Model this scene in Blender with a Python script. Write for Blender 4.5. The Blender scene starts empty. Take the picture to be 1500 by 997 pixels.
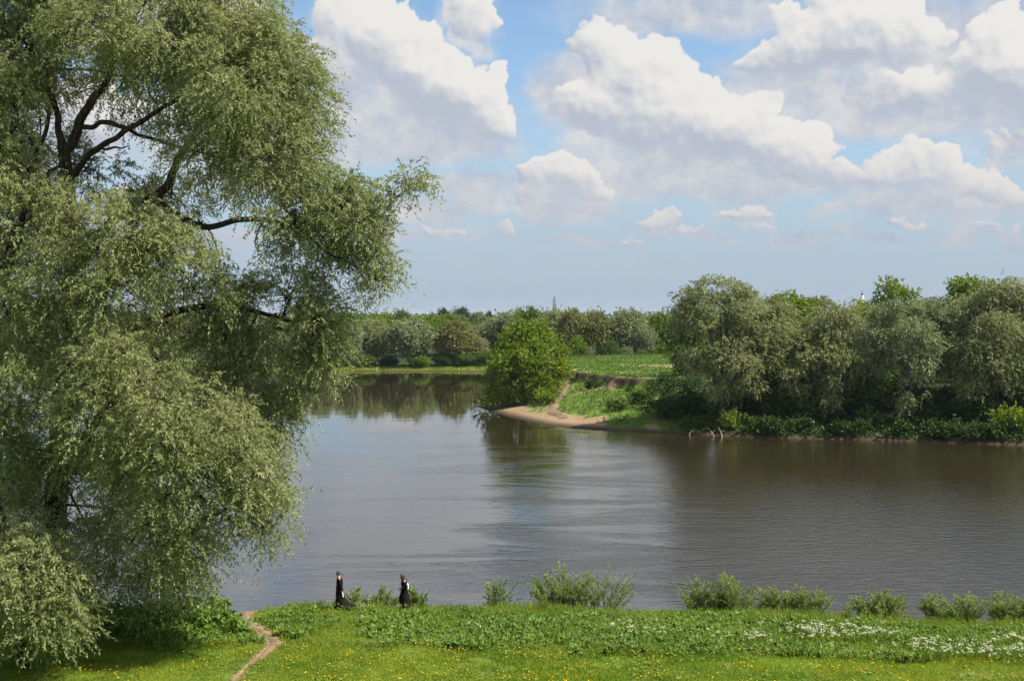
import bpy, math, random
import numpy as np
from math import radians, pi

random.seed(7)
SC = bpy.context.scene
COL = SC.collection
F = 1800.0                      # focal length in photograph pixels
CAMZ = 17.0                     # eye height over the river

def P(px, py, d):
    """point at distance d (metres along +Y) seen at a place of the photograph"""
    return np.array([(px - 750) / F * d, d, CAMZ - (py - 463) / F * d])

# ----------------------------------------------------------------- objects
def tag(o, label=None, cat=None, group=None, kind=None):
    if label: o['label'] = label
    if cat: o['category'] = cat
    if group: o['group'] = group
    if kind: o['kind'] = kind
    return o

def empty(name, loc, rz=0.0):
    o = bpy.data.objects.new(name, None)
    o.empty_display_size = 0.3
    COL.objects.link(o)
    o.location = loc
    o.rotation_euler = (0, 0, rz)
    return o

def mesh_data(name, V, Q, mats, tint=None, smooth=False, attrs=None, midx=None):
    V = np.asarray(V, np.float32).reshape(-1, 3)
    me = bpy.data.meshes.new(name)
    if isinstance(Q, list):
        me.from_pydata([tuple(v) for v in V.tolist()], [], Q)
        nf = len(Q)
    else:
        Q = np.asarray(Q, np.int32)
        nf, k = Q.shape
        me.vertices.add(len(V)); me.vertices.foreach_set('co', V.ravel())
        me.loops.add(nf * k); me.loops.foreach_set('vertex_index', Q.ravel())
        me.polygons.add(nf)
        me.polygons.foreach_set('loop_start', np.arange(0, nf * k, k, dtype=np.int32))
    if tint is not None:
        a = me.attributes.new('tint', 'FLOAT', 'FACE')
        a.data.foreach_set('value', np.asarray(tint, np.float32))
    if attrs:
        for k_, arr in attrs.items():
            a = me.attributes.new(k_, 'FLOAT', 'POINT')
            a.data.foreach_set('value', np.asarray(arr, np.float32))
    me.update(calc_edges=True)
    me.polygons.foreach_set('use_smooth', np.full(nf, smooth, bool))
    for m in (mats if isinstance(mats, (list, tuple)) else [mats]):
        me.materials.append(m)
    if midx is not None:
        me.polygons.foreach_set('material_index', np.asarray(midx, np.int32))
    return me

def link(name, me, parent=None, loc=None):
    o = bpy.data.objects.new(name, me)
    COL.objects.link(o)
    if parent is not None: o.parent = parent
    if loc is not None: o.location = loc
    return o

# ----------------------------------------------------------------- node helper
class NB:
    def __init__(s, tree):
        s.t = tree; s.n = tree.nodes; s.l = tree.links
    def put(s, sock, v):
        if isinstance(v, bpy.types.NodeSocket): s.l.new(v, sock)
        elif v is not None:
            try: sock.default_value = v
            except Exception:
                sock.default_value = (v[0], v[1], v[2], 1.0) if hasattr(v, '__len__') else (v, v, v)
    def m(s, op, a, b=None, c=None, clamp=False):
        n = s.n.new('ShaderNodeMath'); n.operation = op; n.use_clamp = clamp
        s.put(n.inputs[0], a); s.put(n.inputs[1], b); s.put(n.inputs[2], c)
        return n.outputs[0]
    def v(s, op, a, b=None):
        n = s.n.new('ShaderNodeVectorMath'); n.operation = op
        s.put(n.inputs[0], a); s.put(n.inputs[1], b)
        return n.outputs['Value'] if op in ('LENGTH', 'DOT_PRODUCT') else n.outputs[0]
    def ss(s, x, a, b, lo=0.0, hi=1.0, kind='SMOOTHSTEP'):
        n = s.n.new('ShaderNodeMapRange'); n.interpolation_type = kind
        s.put(n.inputs[0], x); s.put(n.inputs[1], a); s.put(n.inputs[2], b); s.put(n.inputs[3], lo); s.put(n.inputs[4], hi)
        return n.outputs[0]
    def mix(s, f, a, b):
        n = s.n.new('ShaderNodeMix'); n.data_type = 'RGBA'
        s.put(n.inputs[0], f)
        for sock, v in ((n.inputs[6], a), (n.inputs[7], b)):
            if isinstance(v, tuple): v = (v[0], v[1], v[2], 1.0)
            s.put(sock, v)
        return n.outputs[2]
    def noise(s, vec, scale, detail=3, rough=0.5, dist=0.0):
        n = s.n.new('ShaderNodeTexNoise')
        s.put(n.inputs['Vector'], vec); n.inputs['Scale'].default_value = scale
        n.inputs['Detail'].default_value = detail; n.inputs['Roughness'].default_value = rough
        n.inputs['Distortion'].default_value = dist
        return n.outputs[0]
    def comb(s, x, y, z=0.0):
        n = s.n.new('ShaderNodeCombineXYZ')
        s.put(n.inputs[0], x); s.put(n.inputs[1], y); s.put(n.inputs[2], z)
        return n.outputs[0]

def new_mat(name):
    m = bpy.data.materials.new(name); m.use_nodes = True
    m.node_tree.nodes.clear()
    return m, NB(m.node_tree)

def leaf_mat(name, ca, cb, under=None, trans=0.32, rough=0.5, spec=0.25, ns=0.25):
    m, b = new_mat(name)
    at = b.n.new('ShaderNodeAttribute'); at.attribute_name = 'tint'
    geo = b.n.new('ShaderNodeNewGeometry')
    nz = b.noise(geo.outputs['Position'], ns, 2)
    f = b.m('ADD', at.outputs['Fac'], b.m('MULTIPLY', b.m('SUBTRACT', nz, 0.5), 0.9), clamp=True)
    c = b.mix(f, ca, cb)
    if under: c = b.mix(geo.outputs['Backfacing'], c, b.mix(0.55, c, under))
    pr = b.n.new('ShaderNodeBsdfPrincipled')
    b.put(pr.inputs['Base Color'], c); pr.inputs['Roughness'].default_value = rough
    pr.inputs['Specular IOR Level'].default_value = spec
    tr = b.n.new('ShaderNodeBsdfTranslucent')
    hs = b.n.new('ShaderNodeHueSaturation'); hs.inputs['Saturation'].default_value = 1.15; hs.inputs['Value'].default_value = 1.1
    b.put(hs.inputs['Color'], c); b.put(tr.inputs['Color'], hs.outputs[0])
    mx = b.n.new('ShaderNodeMixShader'); mx.inputs[0].default_value = trans
    b.l.new(pr.outputs[0], mx.inputs[1]); b.l.new(tr.outputs[0], mx.inputs[2])
    o = b.n.new('ShaderNodeOutputMaterial'); b.l.new(mx.outputs[0], o.inputs[0])
    return m

def plain_mat(name, col, rough=0.8, col2=None, scale=6.0, bump=0.0, spec=0.3, bscale=None, metal=0.0):
    m, b = new_mat(name)
    tc = b.n.new('ShaderNodeTexCoord')
    pr = b.n.new('ShaderNodeBsdfPrincipled')
    nz = b.noise(tc.outputs['Object'], scale, 5, 0.6)
    c2 = col2 or tuple(x * 0.75 for x in col)
    b.put(pr.inputs['Base Color'], b.mix(b.ss(nz, 0.35, 0.65), col, c2))
    pr.inputs['Roughness'].default_value = rough
    pr.inputs['Specular IOR Level'].default_value = spec
    pr.inputs['Metallic'].default_value = metal
    if bump:
        bp = b.n.new('ShaderNodeBump'); bp.inputs['Strength'].default_value = bump; bp.inputs['Distance'].default_value = 0.05
        b.put(bp.inputs['Height'], b.noise(tc.outputs['Object'], bscale or scale * 2, 5, 0.65)); b.l.new(bp.outputs[0], pr.inputs['Normal'])
    o = b.n.new('ShaderNodeOutputMaterial'); b.l.new(pr.outputs[0], o.inputs[0])
    return m

def bark_mat(name, ca, cb):
    m, b = new_mat(name)
    tc = b.n.new('ShaderNodeTexCoord')
    v = b.v('MULTIPLY', tc.outputs['Object'], (5.0, 5.0, 0.9))
    nz = b.noise(v, 1.6, 6, 0.65, 0.6)
    pr = b.n.new('ShaderNodeBsdfPrincipled')
    b.put(pr.inputs['Base Color'], b.mix(b.ss(nz, 0.35, 0.62), ca, cb)); pr.inputs['Roughness'].default_value = 0.9
    pr.inputs['Specular IOR Level'].default_value = 0.15
    bp = b.n.new('ShaderNodeBump'); bp.inputs['Strength'].default_value = 1.0; bp.inputs['Distance'].default_value = 0.08
    b.put(bp.inputs['Height'], nz); b.l.new(bp.outputs[0], pr.inputs['Normal'])
    o = b.n.new('ShaderNodeOutputMaterial'); b.l.new(pr.outputs[0], o.inputs[0])
    return m

M = {}
M['willow'] = leaf_mat('willow leaf', (0.165, 0.200, 0.066), (0.325, 0.350, 0.160), under=(0.36, 0.39, 0.18), trans=0.38)
M['silver'] = leaf_mat('silver willow leaf', (0.155, 0.185, 0.060), (0.295, 0.318, 0.130), under=(0.32, 0.35, 0.19), trans=0.30, ns=0.12)
M['grey'] = leaf_mat('grey willow leaf', (0.145, 0.188, 0.070), (0.270, 0.300, 0.138), under=(0.30, 0.33, 0.20), trans=0.30, ns=0.08)
M['olive'] = leaf_mat('olive leaf', (0.135, 0.155, 0.038), (0.225, 0.232, 0.072), trans=0.25, ns=0.10)
M['bright'] = leaf_mat('bright green leaf', (0.100, 0.175, 0.014), (0.200, 0.280, 0.026), trans=0.38, ns=0.2)
M['green'] = leaf_mat('mid green leaf', (0.075, 0.135, 0.022), (0.140, 0.205, 0.040), trans=0.32, ns=0.1)
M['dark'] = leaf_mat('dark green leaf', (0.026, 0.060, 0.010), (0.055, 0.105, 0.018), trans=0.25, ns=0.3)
M['pine'] = leaf_mat('blue green leaf', (0.028, 0.060, 0.030), (0.050, 0.090, 0.045), trans=0.2, ns=0.1)
M['sap'] = leaf_mat('yellow green leaf', (0.115, 0.185, 0.016), (0.240, 0.300, 0.030), trans=0.38, ns=0.3)
M['bush'] = leaf_mat('young willow leaf', (0.150, 0.215, 0.045), (0.290, 0.345, 0.095), under=(0.3, 0.36, 0.17), trans=0.38, ns=0.8)
M['burdock'] = leaf_mat('burdock leaf', (0.080, 0.155, 0.018), (0.190, 0.290, 0.045), under=(0.15, 0.24, 0.07), trans=0.33, rough=0.45, ns=0.7)
M['grassblade'] = leaf_mat('grass blade', (0.110, 0.200, 0.014), (0.300, 0.350, 0.036), trans=0.42, ns=0.28)
M['tallgrass'] = leaf_mat('tall grass blade', (0.115, 0.200, 0.022), (0.260, 0.320, 0.055), trans=0.4, ns=0.6)
M['yellow'] = plain_mat('yellow petals', (0.80, 0.52, 0.01), 0.7, (0.72, 0.42, 0.01))
M['white'] = plain_mat('cream petals', (0.62, 0.60, 0.46), 0.7, (0.54, 0.54, 0.38))
M['bark'] = bark_mat('willow bark', (0.070, 0.052, 0.036), (0.022, 0.017, 0.012))
M['bark2'] = bark_mat('grey bark', (0.13, 0.11, 0.085), (0.05, 0.04, 0.03))
M['twig'] = plain_mat('brown twigs', (0.13, 0.085, 0.05), 0.9, (0.07, 0.045, 0.025))

# ----------------------------------------------------------------- terrain
def seg_dist(x, y, pts):
    d = np.full(x.shape, 1e9)
    for (ax, ay), (bx, by) in zip(pts[:-1], pts[1:]):
        vx, vy = bx - ax, by - ay
        t = np.clip(((x - ax) * vx + (y - ay) * vy) / (vx * vx + vy * vy), 0, 1)
        d = np.minimum(d, np.hypot(x - ax - t * vx, y - ay - t * vy))
    return d
def inside(x, y, pts):
    c = np.zeros(x.shape, bool)
    n = len(pts)
    for i in range(n):
        ax, ay = pts[i]; bx, by = pts[(i + 1) % n]
        cond = (ay > y) != (by > y)
        with np.errstate(divide='ignore', invalid='ignore'):
            xi = (bx - ax) * (y - ay) / (by - ay + 1e-12) + ax
        c ^= cond & (x < xi)
    return c
def vnoise(x, y, s, seed=0):
    """smooth value noise, -1..1"""
    x = np.asarray(x, float) / s; y = np.asarray(y, float) / s
    xi = np.floor(x).astype(np.int64); yi = np.floor(y).astype(np.int64)
    fx = x - xi; fy = y - yi
    fx = fx * fx * (3 - 2 * fx); fy = fy * fy * (3 - 2 * fy)
    def h(a, b):
        n = (a * 374761393 + b * 668265263 + seed * 362437) & 0x7fffffff
        n = ((n ^ (n >> 13)) * 1274126177) & 0x7fffffff
        return ((n ^ (n >> 16)) & 0xffff) / 32767.5 - 1
    return (h(xi, yi) * (1 - fx) + h(xi + 1, yi) * fx) * (1 - fy) + (h(xi, yi + 1) * (1 - fx) + h(xi + 1, yi + 1) * fx) * fy

SHORE = [(9000, -2500), (900, 60), (300, 128), (160, 149), (67.5, 162), (51, 168), (33.6, 173), (24, 178), (15.3, 183), (9, 187.5), (5.3, 192.5), (-0.6, 209),
         (-6.8, 233), (-7.6, 243), (-6.5, 262), (-2, 292), (10, 320), (34, 338), (38, 346), (20, 362), (-2, 378), (-30, 381), (-62, 379), (-110, 372), (-200, 345), (-420, 250), (-9000, -2500)]
SHORE_POLY = SHORE + [(-20000, -2500), (-20000, 30000), (20000, 30000), (20000, -2500)]
TOP = [(9000, -2480), (900, 85), (300, 155), (160, 176), (67, 183), (50, 190), (40, 198), (30, 201), (24, 206), (19.5, 214), (16.4, 225), (10.7, 240), (5, 253), (4, 285),
       (18, 318), (50, 338), (70, 352), (60, 400), (30, 470), (-80, 520), (-400, 560), (-2000, 700), (-9000, -1000)]
_t = []
for _a, _b in zip(TOP[:-1], TOP[1:]):
    _t.append(_a)
    if 4 < _a[0] < 45 and 195 < _a[1] < 255:
        _n = max(2, int(math.hypot(_b[0] - _a[0], _b[1] - _a[1]) / 1.4))
        for _i in range(1, _n):
            _f = _i / _n; _t.append((_a[0] + (_b[0] - _a[0]) * _f + random.uniform(-0.8, 0.8), _a[1] + (_b[1] - _a[1]) * _f + random.uniform(-0.8, 0.8)))
TOP = _t + [TOP[-1]]
TOP_POLY = TOP + [(-20000, -1000), (-20000, 30000), (20000, 30000), (20000, -2480)]

EX = np.array([-2000, -60, -25, -16.8, -14.6, -11.8, -9.5, 0, 8, 18, 25, 40, 2000.])
EY = np.array([58.5, 58.5, 58.6, 58.4, 57.9, 58.0, 58.5, 58.4, 57.7, 56.1, 54.9, 54.2, 54.2]) - 0.45
def edge_y(x): return np.interp(x, EX, EY)
PATH = [(-11.0, 44.5), (-10.6, 46.5), (-10.5, 48.6), (-10.2, 50.4), (-10.0, 52.0), (-10.9, 53.8), (-11.9, 55.3), (-12.6, 56.8), (-12.7, 58.2)]
PATHW = [0.07, 0.08, 0.10, 0.26, 0.40, 0.40, 0.46, 0.62, 0.85]

def H(x, y):
    x = np.asarray(x, float); y = np.asarray(y, float)
    # near bank, with the high ground the viewer stands on
    hill = 12.0 * (1 - np.clip((y - 3) / 30.0, 0, 1)) ** 1.0
    near = 3.2 + hill + 0.05 * vnoise(x, y, 5, 1) + 0.03 * vnoise(x, y, 1.3, 2)
    e = edge_y(x) + 0.25 * vnoise(x, y * 0, 2.3, 5)
    t = np.clip((y - e) / 7.0, 0, 1)
    near = near * (1 - t) + (-1.2) * t
    near = np.where(y > e + 7, -1.2 - np.clip((y - e - 7) / 10, 0, 1) * 2, near)
    # far land
    ins = inside(x, y, SHORE_POLY)
    s = seg_dist(x, y, SHORE); tt = seg_dist(x, y, TOP); it = inside(x, y, TOP_POLY)
    r = s / (s + tt + 1e-6)
    w = np.clip((y - 320) / 60, 0, 1)
    rough = 0.35 * vnoise(x, y, 7, 3) + 0.22 * vnoise(x, y, 2.6, 4) + 0.1 * vnoise(x, y, 1.1, 8)
    slope = 0.15 + np.where(x < 26, 4.4, 4.7) * r ** np.where(x < 26, 1.25, 0.8) + rough * np.clip(s / 6, 0, 1) * np.clip(1.3 - np.abs(r - 0.5) * 1.2, 0, 1)
    slope = slope * (1 - w) + (0.25 + np.clip(s / 12, 0, 1) * 0.8 + 3.5 * np.clip(r, 0, 1) ** 1.5) * w
    cl = np.clip(1 - tt / (0.75 + 0.5 * vnoise(x, y, 2.0, 9)), 0, 1)
    slope = slope + (6.3 - slope) * cl * (1 - w) + w * (6.3 - slope) * np.clip(1 - tt / 20, 0, 1) * 0.6
    top = 6.3 + 0.12 * vnoise(x, y, 15, 6) + 0.05 * vnoise(x, y, 3, 7) + 0.004 * np.clip(y - 240, 0, 100)
    land = np.where(it, top, slope)
    bed = -0.1 - np.clip(s / 10, 0, 1) * 2.5
    far = np.where(ins, land, bed)
    ridge = 31 * np.exp(-((y - 6200) / 900.0) ** 2) * (0.55 + 0.45 * np.clip((-x - 200) / 900.0, -1, 1)) + 3 * vnoise(x, y, 420, 11) * np.clip((y - 3000) / 2000, 0, 1)
    far = far + np.maximum(ridge, 0)
    return np.where(y < 90, np.where((y < e + 12), near, np.maximum(near, far)), far)

def sandmask(x, y):
    ins = inside(x, y, SHORE_POLY)
    s = seg_dist(x, y, SHORE)
    n = vnoise(x, y, 3.0, 21) * 0.5 + vnoise(x, y, 1.2, 22) * 0.5
    beach = (1 - np.clip((s - 4.6 - 5 * n) / 2.5, 0, 1)) * np.clip((16 - x + 3 * n) / 3, 0, 1) * np.clip((236 - y) / 8, 0, 1) * np.clip((y - 150) / 5, 0, 1)
    line = (1 - np.clip((s - 0.5 - n) / 0.8, 0, 1)) * np.where(x > 26, 0.45, 1)
    bare = np.clip(1 - np.hypot((x - 36) / 16, (y - 262) / 13) + 0.5 * n, 0, 1) * 1.4
    cliff = np.clip(1 - seg_dist(x, y, TOP) / 0.9, 0, 1) * (y < 300)
    p2 = np.clip(1.5 - seg_dist(x, y, BANKPATH) / (1.15 + 0.5 * n), 0, 1)
    scar = np.clip((vnoise(x, y, 4.0, 25) + 0.5 * vnoise(x, y, 1.3, 26) - 0.45) * 3, 0, 0.8) * (x < 30) * (y < 250) * (y > 150)
    m = np.where(ins, np.maximum.reduce([beach, scar, line * 0.8, np.clip(bare, 0, 1) * 0.75, p2]), 0)
    # near path and the worn patch at the water
    dp = seg_dist(x, y, PATH)
    pw = np.interp(y, [p[1] for p in PATH], PATHW)
    near = np.clip(1.3 - dp / (pw + 0.35 + 0.2 * n), 0, 1)
    landing = np.clip(1.4 - np.hypot((x + 12.9) / 1.15, (y - 58.2) / 2.6), 0, 1)
    shore = np.clip((y - edge_y(x) - 2.2) / 1.5, 0, 1)
    m2 = np.maximum.reduce([near * 0.8, landing, shore * 0.8]) * (y < 90)
    return np.maximum(m, m2), np.where(ins, cliff, 0)

BANKPATH = [(10.9, 241.5), (10.4, 236), (9.4, 229), (8.3, 220), (6.8, 211), (6.4, 204), (8.5, 197)]

def axis(parts):
    out = []
    for a, b, st in parts:
        out.append(np.arange(a, b, st))
    return np.concatenate(out)
xs = axis([(-60, -26, 0.8), (-26, 26, 0.3), (26, 76, 0.8), (76, 140, 3)])
g = 140 + np.cumsum(3.0 * 1.13 ** np.arange(48)); gl = 60 + np.cumsum(1.0 * 1.16 ** np.arange(46))
xs = np.concatenate([-gl[::-1], xs, g]); xs = xs[np.abs(xs) < 6900]
ys = axis([(-60, 0, 6), (0, 44, 2), (44, 66, 0.3), (66, 150, 3), (150, 250, 0.8), (250, 400, 1.8)])
ys = np.concatenate([[-90], ys, 400 + np.cumsum(2.0 * 1.08 ** np.arange(80))])
XX, YY = np.meshgrid(xs, ys)
ZZ = H(XX, YY)
SM, CM = sandmask(XX, YY)
nx, ny = len(xs), len(ys)
idx = np.arange(nx * ny).reshape(ny, nx)
Q = np.stack([idx[:-1, :-1], idx[:-1, 1:], idx[1:, 1:], idx[1:, :-1]], -1).reshape(-1, 4)
def ground_material():
    m, b = new_mat('ground')
    geo = b.n.new('ShaderNodeNewGeometry'); pos = geo.outputs['Position']
    def att(n):
        a = b.n.new('ShaderNodeAttribute'); a.attribute_name = n; return a.outputs['Fac']
    big = b.noise(pos, 0.12, 4, 0.6); fine = b.noise(pos, 2.2, 5, 0.7); mid = b.noise(pos, 0.5, 4, 0.6)
    g1 = b.mix(b.ss(big, 0.35, 0.65), (0.095, 0.175, 0.020), (0.155, 0.215, 0.040))
    g1 = b.mix(b.ss(fine, 0.35, 0.7, 0, 0.7), g1, (0.065, 0.120, 0.018))
    g1 = b.mix(b.ss(mid, 0.55, 0.70, 0, 0.6), g1, (0.25, 0.21, 0.095))
    s1 = b.mix(b.ss(fine, 0.3, 0.7), (0.33, 0.235, 0.145), (0.21, 0.145, 0.085))
    s1 = b.mix(b.ss(mid, 0.5, 0.7, 0, 0.4), s1, (0.20, 0.14, 0.085))
    f = b.ss(b.m('ADD', att('sand'), b.m('MULTIPLY', b.m('SUBTRACT', fine, 0.5), 0.9)), 0.42, 0.62)
    c = b.mix(f, g1, s1)
    c = b.mix(b.ss(b.m('ADD', att('cliff'), b.m('MULTIPLY', b.m('SUBTRACT', mid, 0.5), 0.8)), 0.4, 0.6), c, (0.075, 0.052, 0.034))  # brown cliff earth, darkened to carry the shadow on its face
    c = b.mix(b.ss(b.m('ADD', att('forest_shade'), b.m('MULTIPLY', b.m('SUBTRACT', mid, 0.5), 0.5)), 0.35, 0.65), c, (0.030, 0.042, 0.014))
    # wet soil right at the water
    sep = b.n.new('ShaderNodeSeparateXYZ'); b.put(sep.inputs[0], pos)
    c = b.mix(b.ss(sep.outputs[2], 0.50, 0.12), c, (0.060, 0.045, 0.028))
    pr = b.n.new('ShaderNodeBsdfPrincipled'); b.put(pr.inputs['Base Color'], c); pr.inputs['Roughness'].default_value = 0.95
    pr.inputs['Specular IOR Level'].default_value = 0.1
    bp = b.n.new('ShaderNodeBump'); bp.inputs['Strength'].default_value = 0.8; bp.inputs['Distance'].default_value = 0.25
    b.put(bp.inputs['Height'], b.noise(pos, 1.6, 6, 0.7)); b.l.new(bp.outputs[0], pr.inputs['Normal'])
    o = b.n.new('ShaderNodeOutputMaterial'); b.l.new(pr.outputs[0], o.inputs[0])
    return m
forest_shade = np.where(YY > 395, 1.0, 0.0)
forest_shade = np.maximum(forest_shade, ((XX > 27) & (YY > 150) & (YY < 236) & (inside(XX, YY, SHORE_POLY))).astype(float) * np.clip((XX - 25) / 4, 0, 1))  # right bank floor coloured dark to stand in for the willows' shade
gm = mesh_data('ground', np.stack([XX, YY, ZZ], -1), Q, ground_material(), smooth=True, attrs={'sand': SM.ravel(), 'cliff': CM.ravel(), 'forest_shade': forest_shade.ravel()})
tag(link('ground', gm), kind='structure')

# water
def water_material():
    m, b = new_mat('river water')
    geo = b.n.new('ShaderNodeNewGeometry'); pos = geo.outputs['Position']
    sep = b.n.new('ShaderNodeSeparateXYZ'); b.put(sep.inputs[0], pos)
    X, Y = sep.outputs[0], sep.outputs[1]
    rip = b.noise(b.v('MULTIPLY', pos, (0.60, 1.15, 1)), 1.35, 3, 0.55, 0.6)
    rip2 = b.noise(b.v('MULTIPLY', pos, (1.0, 2.0, 1)), 3.4, 2, 0.5, 0.3)
    swell = b.noise(b.v('MULTIPLY', pos, (0.10, 0.30, 1)), 1.0, 2, 0.5)
    # gust streaks: long patches across the river where the wind roughens it
    st = b.noise(b.v('MULTIPLY', pos, (0.028, 0.085, 1)), 1.0, 4, 0.6, 2.0)
    gust = b.m('MULTIPLY_ADD', b.ss(st, 0.44, 0.64), b.ss(X, 25, 5), b.ss(X, 5, 25, 0.0, 0.45))
    nearf = b.m('ADD', b.ss(Y, 215, 110, 0.13, 1.3), b.ss(Y, 150, 75, 0.0, 1.5))
    right = b.ss(X, -16, 18, 0.42, 1.6)
    amp = b.m('MULTIPLY', b.m('MULTIPLY', nearf, right), b.m('ADD', b.m('MULTIPLY', gust, 1.5), 0.55))
    h = b.m('ADD', b.m('MULTIPLY', rip, 1.0), b.m('MULTIPLY', rip2, 0.22))
    h = b.m('ADD', b.m('MULTIPLY', h, amp), b.m('MULTIPLY', swell, 0.5))
    bp = b.n.new('ShaderNodeBump'); bp.inputs['Strength'].default_value = 1.0; bp.inputs['Distance'].default_value = 0.020
    b.put(bp.inputs['Height'], h)
    pr = b.n.new('ShaderNodeBsdfPrincipled')
    pr.inputs['Base Color'].default_value = (0.024, 0.018, 0.009, 1)
    pr.inputs['IOR'].default_value = 1.9
    b.put(pr.inputs['Roughness'], b.m('MULTIPLY_ADD', amp, 0.035, 0.012))
    b.l.new(bp.outputs[0], pr.inputs['Normal'])
    o = b.n.new('ShaderNodeOutputMaterial'); b.l.new(pr.outputs[0], o.inputs[0])
    return m
wm = mesh_data('water', [(-6800, 40, 0), (6800, 40, 0), (6800, 430, 0), (-6800, 430, 0)], [(0, 1, 2, 3)], water_material())
tag(link('water', wm), kind='structure')

def ribbon(name, pts, widths, m, lift=0.03, step=0.35, seed=1):
    pts = np.array(pts, float); seg = np.hypot(*np.diff(pts, axis=0).T); L = np.concatenate([[0], np.cumsum(seg)])
    n = int(L[-1] / step) + 1
    s = np.linspace(0, L[-1], n)
    x = np.interp(s, L, pts[:, 0]); y = np.interp(s, L, pts[:, 1]); w = np.interp(s, L, widths)
    k = np.ones(5) / 5
    x = np.convolve(np.pad(x, 2, 'edge'), k, 'valid'); y = np.convolve(np.pad(y, 2, 'edge'), k, 'valid')
    tx, ty = np.gradient(x), np.gradient(y); l = np.hypot(tx, ty) + 1e-9
    nxx, nyy = -ty / l, tx / l
    K = 7
    V = []
    for i in range(K):
        u = i / (K - 1) * 2 - 1
        ww = w * (1 + 0.35 * vnoise(s * (1 if u > 0 else 1.3) + seed * 9, s * 0, 0.9, seed + (u > 0)))
        vx, vy = x + nxx * u * ww, y + nyy * u * ww
        V.append(np.stack([vx, vy, H(vx, vy) + lift - 0.035 * u * u], -1))
    V = np.stack(V, 1)
    idx = np.arange(n * K).reshape(n, K)
    Q = np.stack([idx[:-1, :-1], idx[:-1, 1:], idx[1:, 1:], idx[1:, :-1]], -1).reshape(-1, 4)
    o = link(name, mesh_data(name, V, Q, m, smooth=True))
    return tag(o, kind='structure')
M['dirt'] = plain_mat('trodden dirt', (0.215, 0.155, 0.096), 0.95, (0.13, 0.095, 0.058), scale=1.7, bump=0.6, spec=0.1)
ribbon('path', PATH[2:], [w_ * 0.42 for w_ in PATHW[2:]], M['dirt'])
ribbon('path', BANKPATH, [0.45, 0.4, 0.45, 0.5, 0.55, 0.6, 0.7], M['dirt'], lift=0.08, step=0.5, seed=5)

# ----------------------------------------------------------------- plant geometry
def unit(a): return a / (np.linalg.norm(a, axis=-1, keepdims=True) + 1e-9)
def kites(p, a, n, L, W):
    a = unit(a); s = unit(np.cross(a, n))
    L = np.broadcast_to(np.asarray(L, float).reshape(-1, 1), (len(p), 1)); W = np.broadcast_to(np.asarray(W, float).reshape(-1, 1), (len(p), 1))
    V = np.stack([p, p + a * L * 0.42 + s * W * 0.5, p + a * L, p + a * L * 0.42 - s * W * 0.5], 1)
    return V.reshape(-1, 3)
def quads(n, off=0): return np.arange(n * 4, dtype=np.int32).reshape(-1, 4) + off

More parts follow.
